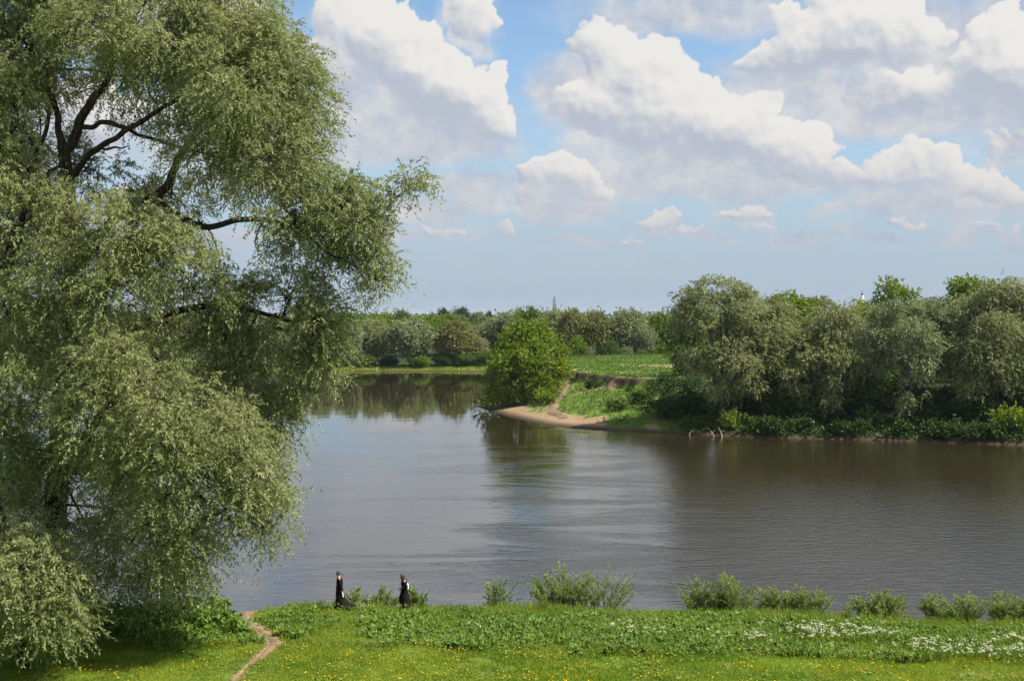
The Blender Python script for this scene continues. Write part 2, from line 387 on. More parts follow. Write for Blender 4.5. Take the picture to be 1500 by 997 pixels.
def crown(rng, lobes, sub_r=0.55, per_m2=9.0, slen=0.9, nleaf=18, L=0.15, W=0.045, droop=0.5, up=0.35, low=0.35, spread=0.55, out=0.9, keep=None, lenvar=0.5, inner=0.62, tangle=0.75, holes=None):
    """leaf blades set along short drooping twigs that leave the lumps of each lobe"""
    lobes = np.asarray(lobes, float)
    PP, AA, NN, TT, SP, SA = [], [], [], [], [], []
    for li, lb in enumerate(lobes):
        c, r = lb[:3], lb[3:6]
        area = 4 * pi * ((r[0] * r[1]) ** 1.6 / 3 + (r[0] * r[2]) ** 1.6 / 3 + (r[1] * r[2]) ** 1.6 / 3) ** (1 / 1.6)
        nsub = max(6, int(area / (sub_r ** 2 * 2.0)))
        d = unit(rng.normal(size=(nsub, 3)))
        d = d[(d[:, 2] > -0.25) | (rng.random(nsub) < low)]
        rad = 0.72 + 0.32 * rng.random((len(d), 1)) - 0.4 * (rng.random((len(d), 1)) < 0.12)
        sc = c + d * r * rad
        # drop lumps buried inside other lobes
        bur = np.zeros(len(sc), bool)
        for lj, lo in enumerate(lobes):
            if lj != li: bur |= np.linalg.norm((sc - lo[:3]) / lo[3:6], axis=1) < inner
        sc, d = sc[~bur], d[~bur]
        if keep is not None:
            k = keep(sc); sc, d = sc[k], d[k]
        if holes is not None:                     # ragged hollows between the sprays
            hn = vnoise(sc[:, 0] + 0.6 * sc[:, 1], sc[:, 2] * 0.8 + 0.3 * sc[:, 1], holes[0], 401) + 0.5 * vnoise(sc[:, 0] - 0.4 * sc[:, 1], sc[:, 2], holes[0] * 0.45, 402)
            k = hn > holes[1]; sc, d = sc[k], d[k]
        if len(sc) == 0: continue
        ns = max(2, int(per_m2 * area / nsub))
        size = 0.6 + 0.8 * rng.random(len(sc))
        tsub = rng.random(len(sc))
        i = np.repeat(np.arange(len(sc)), ns)
        off = rng.normal(size=(len(i), 3)) * 0.5
        p0 = sc[i] + off * sub_r * size[i, None]
        a = unit(d[i] * out + unit(off) * spread + rng.normal(size=(len(i), 3)) * 0.35 + np.array([0, 0, up]))
        ln = slen * (1 - lenvar * rng.random(len(i))) * (0.7 + 0.5 * size[i])
        t = (np.arange(nleaf) + 0.5) / nleaf
        t = np.clip(t[None, :] + rng.normal(size=(len(i), nleaf)) * 0.03, 0, 1)[..., None]
        g = np.array([0, 0, -1.0]) * droop
        pos = p0[:, None] + a[:, None] * (ln[:, None, None] * t) + g * (ln[:, None, None] * t * t)
        tan = unit(a[:, None] + 2 * g * t)
        ax = unit(tan * 0.55 + rng.normal(size=tan.shape) * tangle * 0.6 + np.array([0, 0, -0.15]))
        nn = unit(rng.normal(size=tan.shape) * 0.75 + d[i][:, None] * 0.55 + np.array([0, 0, 0.45]))
        tt = np.clip(0.55 * tsub[i][:, None] + 0.45 * rng.random(tan.shape[:2]), 0, 1)
        PP.append(pos.reshape(-1, 3)); AA.append(ax.reshape(-1, 3)); NN.append(nn.reshape(-1, 3)); TT.append(tt.ravel())
        SP.append(np.stack([p0, p0 + a * ln[:, None] * .5 + g * ln[:, None] * .25, p0 + a * ln[:, None] + g * ln[:, None]], 1)); SA.append(np.stack([sc, sc * 0 + li], 1) if False else sc)
    p = np.concatenate(PP); a = np.concatenate(AA); n = np.concatenate(NN); t = np.concatenate(TT)
    k = 0.7 + 0.6 * rng.random(len(p))
    V = kites(p, a, n, L * k, W * k)
    return V, quads(len(p)), t, np.concatenate(SP), np.concatenate(SA)

def tube(pts, rad, sides=8, seed=0, lump=0.0):
    pts = np.asarray(pts, float); rad = np.broadcast_to(np.asarray(rad, float), (len(pts),))
    t = unit(np.gradient(pts, axis=0))
    ref = np.array([0.13, 0.97, 0.2]) if abs(t[0, 2]) > 0.7 else np.array([0, 0, 1.0])
    u = unit(np.cross(t, ref)); v = np.cross(t, u)
    ang = np.arange(sides) / sides * 2 * pi
    k = 1 + lump * np.sin(ang * 3 + seed)[None, :, None] * 0.5 + (lump * np.sin(ang * 5 + seed * 2 + np.arange(len(pts))[:, None] * 0.4)[..., None] * 0.5)
    V = pts[:, None] + (u[:, None] * np.cos(ang)[None, :, None] + v[:, None] * np.sin(ang)[None, :, None]) * rad[:, None, None] * k
    idx = np.arange(len(pts) * sides).reshape(len(pts), sides)
    Qs = np.stack([idx[:-1], np.roll(idx, -1, 1)[:-1], np.roll(idx, -1, 1)[1:], idx[1:]], -1).reshape(-1, 4)
    return V.reshape(-1, 3), Qs
def curve(pts, n=8):
    """Catmull-Rom through the points"""
    p = np.asarray(pts, float); p = np.vstack([2 * p[0] - p[1], p, 2 * p[-1] - p[-2]])
    out = []
    for i in range(1, len(p) - 2):
        t = np.linspace(0, 1, n, endpoint=False)[:, None]
        out.append(0.5 * ((2 * p[i]) + (-p[i - 1] + p[i + 1]) * t + (2 * p[i - 1] - 5 * p[i] + 4 * p[i + 1] - p[i + 2]) * t ** 2 + (-p[i - 1] + 3 * p[i] - 3 * p[i + 1] + p[i + 2]) * t ** 3))
    out.append(p[-2][None])
    return np.concatenate(out)
class Acc:
    def __init__(s): s.V = []; s.Q = []; s.n = 0; s.T = []
    def add(s, V, Q, T=None):
        s.V.append(V); s.Q.append(np.asarray(Q) + s.n); s.n += len(V)
        s.T.append(np.full(len(Q), 0.5) if T is None else T)
    def mesh(s, name, mats, smooth=True):
        return mesh_data(name, np.concatenate(s.V), np.concatenate(s.Q), mats, tint=np.concatenate(s.T), smooth=smooth)

def limbs(acc, rng, base, lobes, r0, hub_h, spread=0.3, lean=(0, 0), sides=7, wob=0.5):
    """a tapered trunk that forks into one limb for each lobe"""
    hub = base + np.array([lean[0], lean[1], hub_h])
    tr = curve([base + np.array([0, 0, -0.5]), base + (hub - base) * 0.35 + rng.normal(size=3) * wob * 0.3, base + (hub - base) * 0.7 + rng.normal(size=3) * wob * 0.4, hub], 6)
    acc.add(*tube(tr, np.linspace(r0 * 1.15, r0 * 0.62, len(tr)), sides + 3, lump=0.08))
    for lb in lobes:
        e = lb[:3] + np.array([0, 0, lb[5] * 0.2])
        k = rng.integers(int(len(tr) * 0.5), len(tr))
        s = tr[k]
        if e[2] < s[2]: s = tr[int(len(tr) * 0.5)]
        mid = s + (e - s) * 0.5 + np.array([0, 0, abs(e[2] - s[2]) * 0.08 + 0.3]) + rng.normal(size=3) * wob
        c = curve([s, mid, e], 6)
        acc.add(*tube(c, np.linspace(r0 * 0.4, r0 * 0.10, len(c)), sides - 1))
        for _ in range(3):
            q = c[rng.integers(len(c) // 2, len(c))]
            e2 = lb[:3] + unit(rng.normal(size=3)) * lb[3:6] * 0.85
            c2 = curve([q, (q + e2) / 2 + rng.normal(size=3) * 0.3, e2], 4)
            acc.add(*tube(c2, np.linspace(r0 * 0.12, r0 * 0.03, len(c2)), 5))

def auto_lobes(rng, Rc, z0, z1, n=14, kind='dome', ry=None):
    """lobes packed round an egg shaped crown between z0 and z1"""
    out = []
    ry = ry or Rc
    zc, hz = (z0 + z1) / 2, (z1 - z0) / 2
    for i in range(n):
        f = (i + 0.5) / n
        ct = 1 - 1.75 * f; st = math.sqrt(max(0, 1 - ct * ct)); ph = i * 2.39996 + rng.random() * 0.7
        k = 0.62 + 0.12 * rng.random()
        r = (0.36 + 0.12 * rng.random())
        out.append([math.cos(ph) * st * Rc * k, math.sin(ph) * st * ry * k, zc + ct * hz * 0.66, Rc * r, ry * r, hz * r * (0.95 if kind == 'dome' else 1.15)])
    out.append([0, 0, zc + hz * 0.1, Rc * 0.55, ry * 0.55, hz * 0.6])
    return out

def billow(lobes, rng, n=6, k=(0.36, 0.56), shrink=0.76, zb=0.25):
    """break every lobe into a core with smaller heaps on it, so that the crown is lumpy"""
    out = []
    for l in lobes:
        l = list(l); c = np.array(l[:3]); r = np.array(l[3:6])
        out.append([*c, *(r * shrink)])
        for _ in range(n):
            d = unit(rng.normal(size=3) + np.array([0, 0, zb])); q = k[0] + (k[1] - k[0]) * rng.random()
            out.append([*(c + d * r * (0.98 - q * 0.45)), *(r * q * (0.8 + 0.5 * rng.random()))])
    return out
CLUMPY = {}
def tree_obj(name, label, cat, group, loc, crown_me, trunk_me, rz=0.0, scale=(1, 1, 1), mat=None):
    r = empty(name, loc, rz); r.scale = scale
    tag(r, label, cat, group)
    t = link('trunk', trunk_me, r)
    c = link('crown', crown_me, r)
    if mat is not None:
        c.material_slots[0].link = 'OBJECT'; c.material_slots[0].material = mat
    return r

# ----------------------------------------------------------------- the great willow on the left
rng = np.random.default_rng(11)
def PL(cx, cy, rx, ry, d, rd=None):
    c = P(cx, cy, d); k = d / F
    return [c[0], c[1], c[2], rx * k, (rd if rd else 0.5 * (rx + ry) * k), ry * k]
WL = [PL(*a) for a in [
    (30, -60, 120, 100, 57), (150, -70, 130, 100, 56), (280, -50, 110, 90, 56), (340, 30, 80, 80, 55), (405, 105, 70, 70, 54), (350, 130, 80, 70, 52.5),
    (260, 70, 90, 70, 53), (150, 40, 90, 60, 53), (40, 70, 80, 80, 55), (10, 150, 60, 60, 54),
    (440, 170, 45, 50, 54), (400, 225, 80, 55, 53), (300, 210, 60, 60, 53), (450, 285, 60, 45, 53), (500, 300, 45, 40, 53), (520, 335, 50, 45, 53.5), (575, 285, 34, 26, 53.5), (600, 268, 24, 20, 53.5),
    (553, 415, 26, 24, 53.5), (545, 375, 28, 34, 53.5), (500, 390, 32, 40, 54), (445, 350, 45, 40, 54.5), (420, 320, 50, 35, 52),
    (30, 250, 60, 45, 52), (20, 330, 70, 60, 51.5), (110, 320, 70, 55, 51), (190, 340, 70, 55, 50.5), (250, 375, 55, 55, 50.5), (180, 420, 80, 60, 50.5), (90, 410, 70, 60, 51),
    (290, 430, 40, 50, 51.5), (350, 420, 50, 35, 54.5), (420, 430, 70, 40, 54.5), (465, 470, 45, 45, 54), (478, 530, 26, 40, 54), (400, 485, 70, 60, 55), (330, 500, 60, 60, 55), (440, 560, 24, 50, 54.5),
    (150, 530, 60, 50, 49.5), (200, 560, 80, 60, 48.5), (260, 610, 80, 65, 48), (150, 620, 80, 70, 48.5), (320, 660, 70, 65, 48.5), (380, 700, 38, 70, 49.5), (250, 700, 90, 70, 48), (160, 700, 50, 70, 50),
    (330, 740, 60, 55, 49), (395, 765, 24, 45, 50), (270, 790, 60, 50, 49), (200, 780, 60, 60, 50.5), (340, 590, 50, 60, 54.5), (405, 610, 30, 40, 55), (370, 650, 26, 50, 54.5),
    (20, 480, 55, 70, 51), (30, 570, 60, 70, 50.5), (0, 660, 50, 80, 51), (-60, 400, 80, 120, 54), (-90, 600, 80, 110, 54), (-70, 150, 100, 100, 56), (-120, 0, 90, 90, 58),
    (10, 90, 60, 70, 58), (55, 130, 40, 30, 59), (20, 220, 40, 40, 57), (430, 130, 40, 40, 55), (60, 200, 50, 60, 60), (200, 120, 90, 70, 61), (330, 120, 90, 90, 61), (100, -40, 120, 80, 62), (380, 250, 70, 60, 60), (250, 300, 55, 45, 60), (100, 480, 80, 70, 60), (260, 480, 70, 60, 61),
    (140, 790, 50, 60, 51.5), (110, 700, 50, 60, 51.5), (240, 840, 60, 30, 52), (60, 760, 40, 50, 52), (180, 620, 90, 80, 60), (60, 350, 70, 60, 61), (300, 600, 50, 60, 60), (140, 250, 40, 40, 61), (-40, 280, 80, 90, 62), (240, 770, 50, 60, 57), (30, 730, 60, 60, 57)]]
def sky_gap(p):
    px = 750 + p[:, 0] / p[:, 1] * F; py = 463 + (CAMZ - p[:, 2]) / p[:, 1] * F
    g1 = ((px - 352) / 42) ** 2 + ((py - 372) / 20) ** 2 < 1
    g2 = ((px - 135) / 46) ** 2 + ((py - 188) / 34) ** 2 < 1
    g3 = ((px - 45) / 22) ** 2 + ((py - 175) / 30) ** 2 < 1
    return ~(g1 | (g2 & (p[:, 1] < 57.5)) | (g3 & (rng.random(len(p)) < 0.8)))
WBASE = np.array([P(85, 0, 54)[0], 54.0, float(H(P(85, 0, 54)[0], 54.0))])
visible = billow([l for l in WL], rng, 5, (0.28, 0.46), 0.9)
V, Qc, T, SP, SA = crown(rng, visible, sub_r=0.42, per_m2=17, slen=0.9, nleaf=18, holes=(1.5, -0.50), L=0.145, W=0.052, droop=0.62, up=0.30, low=0.55, keep=sky_gap, inner=0.55)
root = tag(empty('willow_tree', WBASE), 'huge silvery green willow with drooping foliage filling the left side of the picture', 'tree')
link('crown', mesh_data('willow crown', V - WBASE, Qc, M['willow'], tint=T), root)
# twigs the leaves hang on
acc = Acc()
sel = rng.random(len(SP)) < 0.55
sp = SP[sel]; side = unit(np.cross(sp[:, 2] - sp[:, 0], rng.normal(size=(len(sp), 3)))) * 0.010
Vt = np.concatenate([sp[:, 0] - side, sp[:, 0] + side, sp[:, 1] + side * .7, sp[:, 1] - side * .7, sp[:, 2], ], 1).reshape(-1, 5, 3)
nb = len(Vt); bi = np.arange(nb)[:, None] * 5
Qt = np.concatenate([bi + np.array([[0, 1, 2, 3]]), bi + np.array([[3, 2, 4, 4]])[:, [0, 1, 2, 2]]])
Qt = (bi + np.array([[0, 1, 2, 3]]))
link('twigs', mesh_data('willow twigs', Vt.reshape(-1, 3) - WBASE, Qt, M['twig']), root)
acc = Acc()
def limb_px(pts, r, sides=9, lump=0.07):
    c = curve([P(x, y, d) for x, y, d in pts], 8)
    c = c + np.stack([vnoise(np.arange(len(c)) * 1.0, np.full(len(c), i * 7.0 + pts[0][0]), 4, i) for i in range(3)], 1) * 0.10
    rr = np.interp(np.linspace(0, 1, len(c)), np.linspace(0, 1, len(r)), r)
    acc.add(*tube(c, rr, sides, lump=lump, seed=pts[0][0]))
    return c
LC = [limb_px([(85, 945, 54), (80, 860, 54), (78, 760, 54), (86, 660, 54), (95, 560, 54.3), (108, 430, 54.6), (104, 320, 55), (93, 222, 55)], [0.72, 0.58, 0.50, 0.46, 0.44, 0.40, 0.34, 0.26], 14, 0.1),
      limb_px([(93, 222, 55), (86, 190, 55), (84, 160, 55), (60, 110, 56), (40, 50, 56)], [0.22, 0.15, 0.12, 0.09, 0.05]),
      limb_px([(94, 225, 55), (112, 195, 54.8), (124, 165, 54.8), (140, 140, 54.7), (158, 118, 54.7), (175, 70, 54.5), (200, 20, 54.5)], [0.25, 0.22, 0.2, 0.17, 0.14, 0.11, 0.06]),
      limb_px([(124, 188, 54.8), (150, 181, 54.4), (175, 186, 54.2), (205, 198, 54), (260, 215, 53.6), (340, 235, 53.5)], [0.12, 0.11, 0.10, 0.08, 0.06, 0.03]),
      limb_px([(106, 260, 54.8), (130, 230, 54.5), (155, 208, 54.3), (185, 192, 54), (240, 160, 54), (330, 110, 54), (400, 80, 54)], [0.17, 0.14, 0.13, 0.12, 0.10, 0.07, 0.03]),
      limb_px([(145, 218, 54.4), (170, 217, 54), (192, 215, 54)], [0.06, 0.05, 0.02]),
      limb_px([(108, 400, 54.6), (160, 330, 54.6), (230, 285, 54.4), (255, 250, 55), (270, 220, 55.5), (330, 120, 56)], [0.3, 0.24, 0.2, 0.18, 0.15, 0.05]),
      limb_px([(215, 290, 54.4), (300, 330, 54), (360, 320, 53.8), (430, 330, 53.6), (500, 335, 53.5), (560, 300, 53.5), (605, 272, 53.5)], [0.17, 0.14, 0.12, 0.10, 0.08, 0.05, 0.02]),
      limb_px([(430, 330, 53.6), (480, 370, 53.6), (530, 395, 53.5), (560, 415, 53.5)], [0.07, 0.05, 0.04, 0.02]),
      limb_px([(70, 250, 55.5), (45, 300, 55), (20, 360, 54), (0, 430, 53), (-30, 540, 53.5), (-20, 700, 54), (40, 900, 54)][::-1], [0.42, 0.38, 0.34, 0.30, 0.24, 0.18, 0.1], 12),
      limb_px([(40, 300, 55), (52, 230, 55), (75, 175, 55.5), (70, 100, 56)], [0.14, 0.11, 0.09, 0.04]),
      limb_px([(50, 215, 55), (30, 185, 55.2), (0, 210, 55)], [0.06, 0.05, 0.03]),
      limb_px([(95, 560, 54.3), (170, 500, 54.4), (260, 455, 54.5), (350, 450, 54.6), (420, 470, 54.5), (480, 500, 54)], [0.26, 0.2, 0.16, 0.12, 0.08, 0.03]),
      limb_px([(100, 520, 54.3), (130, 440, 52.5), (160, 410, 51.5), (220, 380, 51)], [0.2, 0.14, 0.09, 0.03]),
      limb_px([(80, 740, 54), (120, 650, 52), (170, 590, 50.5), (230, 580, 49.5), (320, 640, 49), (380, 700, 49.5)], [0.24, 0.18, 0.14, 0.10, 0.07, 0.03]),
      limb_px([(82, 690, 54), (150, 660, 53), (240, 680, 51), (330, 760, 50), (390, 790, 50)], [0.2, 0.15, 0.1, 0.06, 0.02]),
      limb_px([(290, 325, 54), (315, 355, 54), (322, 385, 54), (310, 440, 54)], [0.05, 0.04, 0.03, 0.02], 6),
      limb_px([(385, 325, 53.8), (372, 350, 53.8), (378, 372, 53.8)], [0.035, 0.03, 0.015], 6)]
cen = np.concatenate(LC[1:])
for lb in WL:
    c0 = lb[:3]
    k = np.argsort(np.linalg.norm(cen - np.array(c0), axis=1))[:1]
    s = cen[k[0]]
    if np.linalg.norm(s - c0) > 0.6:
        c = curve([s, (s + np.array(c0)) / 2 + np.array([0, 0, 0.35]) + rng.normal(size=3) * 0.15, c0], 6)
        acc.add(*tube(c, np.linspace(0.07, 0.025, len(c)), 6))
    for _ in range(9):
        e2 = np.array(c0) + unit(rng.normal(size=3)) * np.array(lb[3:6]) * 0.9
        s2 = np.array(c0) + (s - c0) * rng.random() * 0.4
        c = curve([s2, (s2 + e2) / 2 + rng.normal(size=3) * 0.15 + np.array([0, 0, .15]), e2], 4)
        if sky_gap(e2[None])[0]: acc.add(*tube(c, np.linspace(0.028, 0.008, len(c)), 5))
aV = np.concatenate(acc.V) - WBASE
link('trunk', mesh_data('willow trunk', aV, np.concatenate(acc.Q), M['bark'], smooth=True), root)

def lobed_tree(name, label, cat, group, base, lobes, crown_kw, mat, r0, hub_h, seed, bark='bark', lean=(0, 0), limbsel=None, lumpy=True):
    """a tree with its own lobes, given in world space"""
    rg = np.random.default_rng(seed)
    V, Qc, T, SP, _ = crown(rg, billow(lobes, rg) if lumpy else lobes, **crown_kw)
    r = tag(empty(name, base), label, cat, group)
    link('crown', mesh_data(name + ' crown', V - base, Qc, mat, tint=T), r)
    a = Acc(); limbs(a, rg, np.array(base, float), [np.array(l) for l in (limbsel or lobes)], r0, hub_h, lean=lean)
    link('trunk', mesh_data(name + ' trunk', np.concatenate(a.V) - base, np.concatenate(a.Q), M[bark], smooth=True), r)
    return r

def gbase(px, d):
    x = (px - 750) / F * d
    return np.array([x, d, float(H(np.array([x]), np.array([d]))[0])])

NEARKW = dict(sub_r=0.42, per_m2=16, slen=0.8, nleaf=16, L=0.16, W=0.055, droop=0.6, up=0.3, low=0.5, inner=0.5)
lobed_tree('willow_bush', 'low rounded willow bush with pale leaves at the lower left corner', 'bush', None, gbase(40, 47.5),
           [PL(*a) for a in [(45, 840, 60, 45, 46.5), (90, 865, 42, 45, 46.2), (20, 890, 60, 45, 46.2), (70, 915, 45, 35, 46), (-10, 840, 50, 50, 47), (100, 900, 28, 35, 46.5), (15, 800, 45, 30, 47.5), (-50, 900, 50, 50, 47)]],
           NEARKW, M['willow'], 0.10, 0.7, 21)
# brambles and elder under the willow
lobed_tree('undergrowth_bush', 'tangled dark bush under the hanging willow foliage beside the path', 'bush', None, gbase(235, 53.5),
           [PL(*a) for a in [(170, 870, 50, 40, 53), (225, 850, 50, 45, 53), (270, 870, 40, 35, 53.5), (130, 880, 40, 40, 54), (210, 895, 50, 28, 52.5), (100, 860, 40, 50, 55)]],
           dict(sub_r=0.35, per_m2=9, slen=0.6, nleaf=10, L=0.13, W=0.05, droop=0.4, up=0.4, low=0.5), M['green'], 0.06, 0.5, 22)
lobed_tree('leafy_bush', 'bright leafy green bush at the edge of the dirt path under the willow', 'bush', None, gbase(312, 55.5),
           [PL(*a) for a in [(300, 895, 34, 20, 55.5), (325, 912, 26, 16, 54.5), (280, 905, 30, 20, 54.5), (345, 925, 14, 9, 53.5), (302, 918, 30, 15, 53.5)]],
           dict(sub_r=0.3, per_m2=12, slen=0.35, nleaf=6, L=0.2, W=0.15, droop=0.3, up=0.5, low=0.4), M['burdock'], 0.03, 0.3, 23)

# ----------------------------------------------------------------- right bank and peninsula trees
MIDKW = dict(holes=(2.6, -0.42), sub_r=0.6, per_m2=5.6, slen=1.0, nleaf=10, L=0.31, W=0.14, droop=0.55, up=0.30, low=0.4, inner=0.5)
LEAFKW = dict(holes=(2.0, -0.45), sub_r=0.5, per_m2=4.6, slen=0.8, nleaf=7, L=0.36, W=0.24, droop=0.2, up=0.35, low=0.5, inner=0.5)
def mid(name, label, cat, group, px, d, lob, mat, seed, kw=MIDKW, r0=0.45, hub=4.0, bark='bark2', lean=(0, 0)):
    return lobed_tree(name, label, cat, group, gbase(px, d), [PL(a[0], a[1], a[2], a[3], d + a[4]) for a in lob], kw, M[mat], r0, hub, seed, bark, lean)
RG = 'trees along the right bank'
mid('willow_tree', 'tall silvery willow at the left end of the right bank row, leaning over the water', 'tree', RG, 1060, 182,
    [(1060, 430, 40, 20, 0), (1025, 445, 32, 24, 1), (1095, 450, 38, 26, 0), (1130, 465, 30, 24, 2), (1055, 470, 45, 30, -3), (1015, 480, 26, 26, 2), (1100, 495, 45, 30, -2), (1040, 515, 40, 32, -2), (1022, 535, 22, 18, -1), (1075, 530, 36, 24, -4), (1118, 522, 38, 30, -3), (1045, 565, 16, 22, -4), (1098, 562, 22, 18, -4), (1060, 560, 16, 14, -4), (1080, 480, 40, 40, 4), (1140, 490, 26, 26, 1)], 'silver', 31, r0=0.6, hub=5)
mid('broadleaf_tree', 'yellow green tree squeezed between two silver willows of the right bank row', 'tree', RG, 1165, 192,
    [(1165, 458, 26, 20, 0), (1150, 520, 26, 20, -5), (1150, 490, 28, 22, -3), (1180, 495, 26, 24, -3), (1165, 520, 28, 24, -4), (1160, 545, 26, 20, -5)], 'bright', 32, kw=LEAFKW)
mid('willow_tree', 'narrow grey green willow trailing branches to the water, third in the right bank row', 'tree', RG, 1222, 180,
    [(1222, 458, 30, 20, 0), (1200, 485, 30, 26, 0), (1240, 490, 30, 30, -1), (1215, 520, 36, 28, -3), (1244, 535, 28, 26, -3), (1190, 538, 30, 26, -2), (1165, 560, 20, 18, -3), (1180, 505, 24, 22, 0), (1215, 562, 12, 20, -4), (1217, 590, 6, 14, -5)], 'silver', 33, r0=0.45, hub=4)
mid('broadleaf_tree', 'bright fresh green rounded tree rising behind the silver willows near the white spire', 'tree', RG, 1300, 212,
    [(1300, 432, 30, 17, 0), (1286, 447, 16, 18, 0), (1325, 442, 26, 18, 0), (1300, 460, 40, 25, 2), (1265, 465, 18, 22, -2), (1340, 462, 22, 22, 2), (1300, 500, 40, 35, 2)], 'sap', 34, kw=LEAFKW, hub=8)
mid('willow_tree', 'broad domed silver willow in the middle of the right bank row', 'tree', RG, 1332, 176,
    [(1325, 462, 34, 22, 0), (1295, 478, 26, 24, 0), (1360, 470, 34, 24, 1), (1385, 490, 22, 28, 1), (1340, 500, 40, 28, -4), (1298, 510, 28, 26, -2), (1370, 520, 30, 26, -3), (1325, 528, 34, 18, -4), (1282, 525, 24, 28, 0), (1375, 535, 26, 24, -3), (1350, 560, 16, 20, -4), (1335, 560, 12, 18, -4), (1328, 595, 7, 20, -5)], 'grey', 35, r0=0.6, hub=5)
mid('broadleaf_tree', 'dark bright topped green tree peeking over the willows near the right edge', 'tree', RG, 1420, 212,
    [(1420, 420, 24, 14, 0), (1405, 432, 20, 16, 0), (1438, 430, 20, 16, 1), (1420, 455, 34, 25, 0), (1420, 500, 34, 40, 0)], 'bright', 36, kw=LEAFKW, hub=8)
mid('willow_tree', 'tall silver willow at the right edge of the picture with a high dense crown', 'tree', RG, 1455, 174,
    [(1480, 432, 34, 24, 0), (1445, 445, 34, 22, 1), (1415, 460, 28, 24, 2), (1505, 455, 30, 28, 0), (1460, 480, 40, 28, -3), (1420, 495, 28, 26, 0), (1500, 500, 34, 30, -2), (1440, 518, 34, 24, -4), (1480, 530, 34, 24, -3), (1510, 545, 20, 20, -3), (1412, 530, 22, 28, -1), (1455, 552, 26, 18, -3), (1495, 575, 14, 22, -4), (1420, 565, 12, 18, -3)], 'silver', 37, r0=0.6, hub=5)
mid('willow_tree', 'willow just past the right edge of the picture', 'tree', RG, 1580, 172,
    [(1580, 440, 44, 26, 0), (1550, 470, 34, 30, 0), (1610, 475, 40, 34, 0), (1580, 510, 50, 34, -3), (1550, 540, 30, 30, -2), (1620, 540, 40, 30, 0)], 'grey', 38, r0=0.6, hub=5)
mid('willow_tree', 'olive willow half hidden between the first and third silver willows, its top smooth', 'tree', RG, 1150, 214,
    [(1150, 452, 34, 16, 0), (1190, 456, 34, 18, 2), (1125, 470, 30, 22, 0), (1160, 490, 50, 28, -8), (1160, 530, 55, 26, -8), (1195, 500, 36, 26, -9), (1140, 550, 30, 18, -10)], 'olive', 39, hub=7)
mid('willow_tree', 'grey willow showing only its crest behind the broad domed willow', 'tree', RG, 1375, 214,
    [(1375, 460, 34, 18, 0), (1240, 468, 30, 18, 0), (1262, 490, 36, 30, -14), (1262, 530, 32, 26, -16), (1395, 490, 40, 30, -14), (1400, 530, 36, 24, -16), (1320, 520, 60, 34, 0), (1262, 565, 22, 16, -18)], 'grey', 40, hub=7)
mid('broadleaf_tree', 'deep green tree tucked behind the left side of the first silver willow', 'tree', RG, 1000, 218,
    [(1000, 475, 20, 22, 0), (990, 505, 18, 26, 0), (1010, 530, 24, 30, 0), (1018, 500, 22, 30, 2)], 'green', 41, kw=LEAFKW, hub=5)

mid('broadleaf_tree', 'full yellow green tree on the tip of the far bank peninsula', 'tree', None, 765, 226,
    [(785, 495, 24, 18, 0), (760, 500, 24, 20, 0), (805, 510, 20, 20, 1), (770, 520, 34, 24, -3), (742, 525, 20, 20, 0), (800, 540, 24, 24, -4), (758, 550, 32, 24, -4), (735, 555, 18, 22, 0), (815, 555, 14, 16, -5), (795, 568, 22, 15, -6), (728, 580, 16, 12, -2), (755, 582, 26, 12, -3), (712, 578, 10, 9, 0), (703, 588, 8, 6, 0), (720, 556, 11, 13, 0), (768, 484, 11, 9, 0), (792, 481, 10, 9, 1), (823, 522, 8, 12, 0), (736, 505, 9, 9, 0), (810, 570, 9, 9, -7)], 'sap', 51, kw=dict(LEAFKW, sub_r=0.75, slen=1.0, up=0.5), r0=0.3, hub=3)

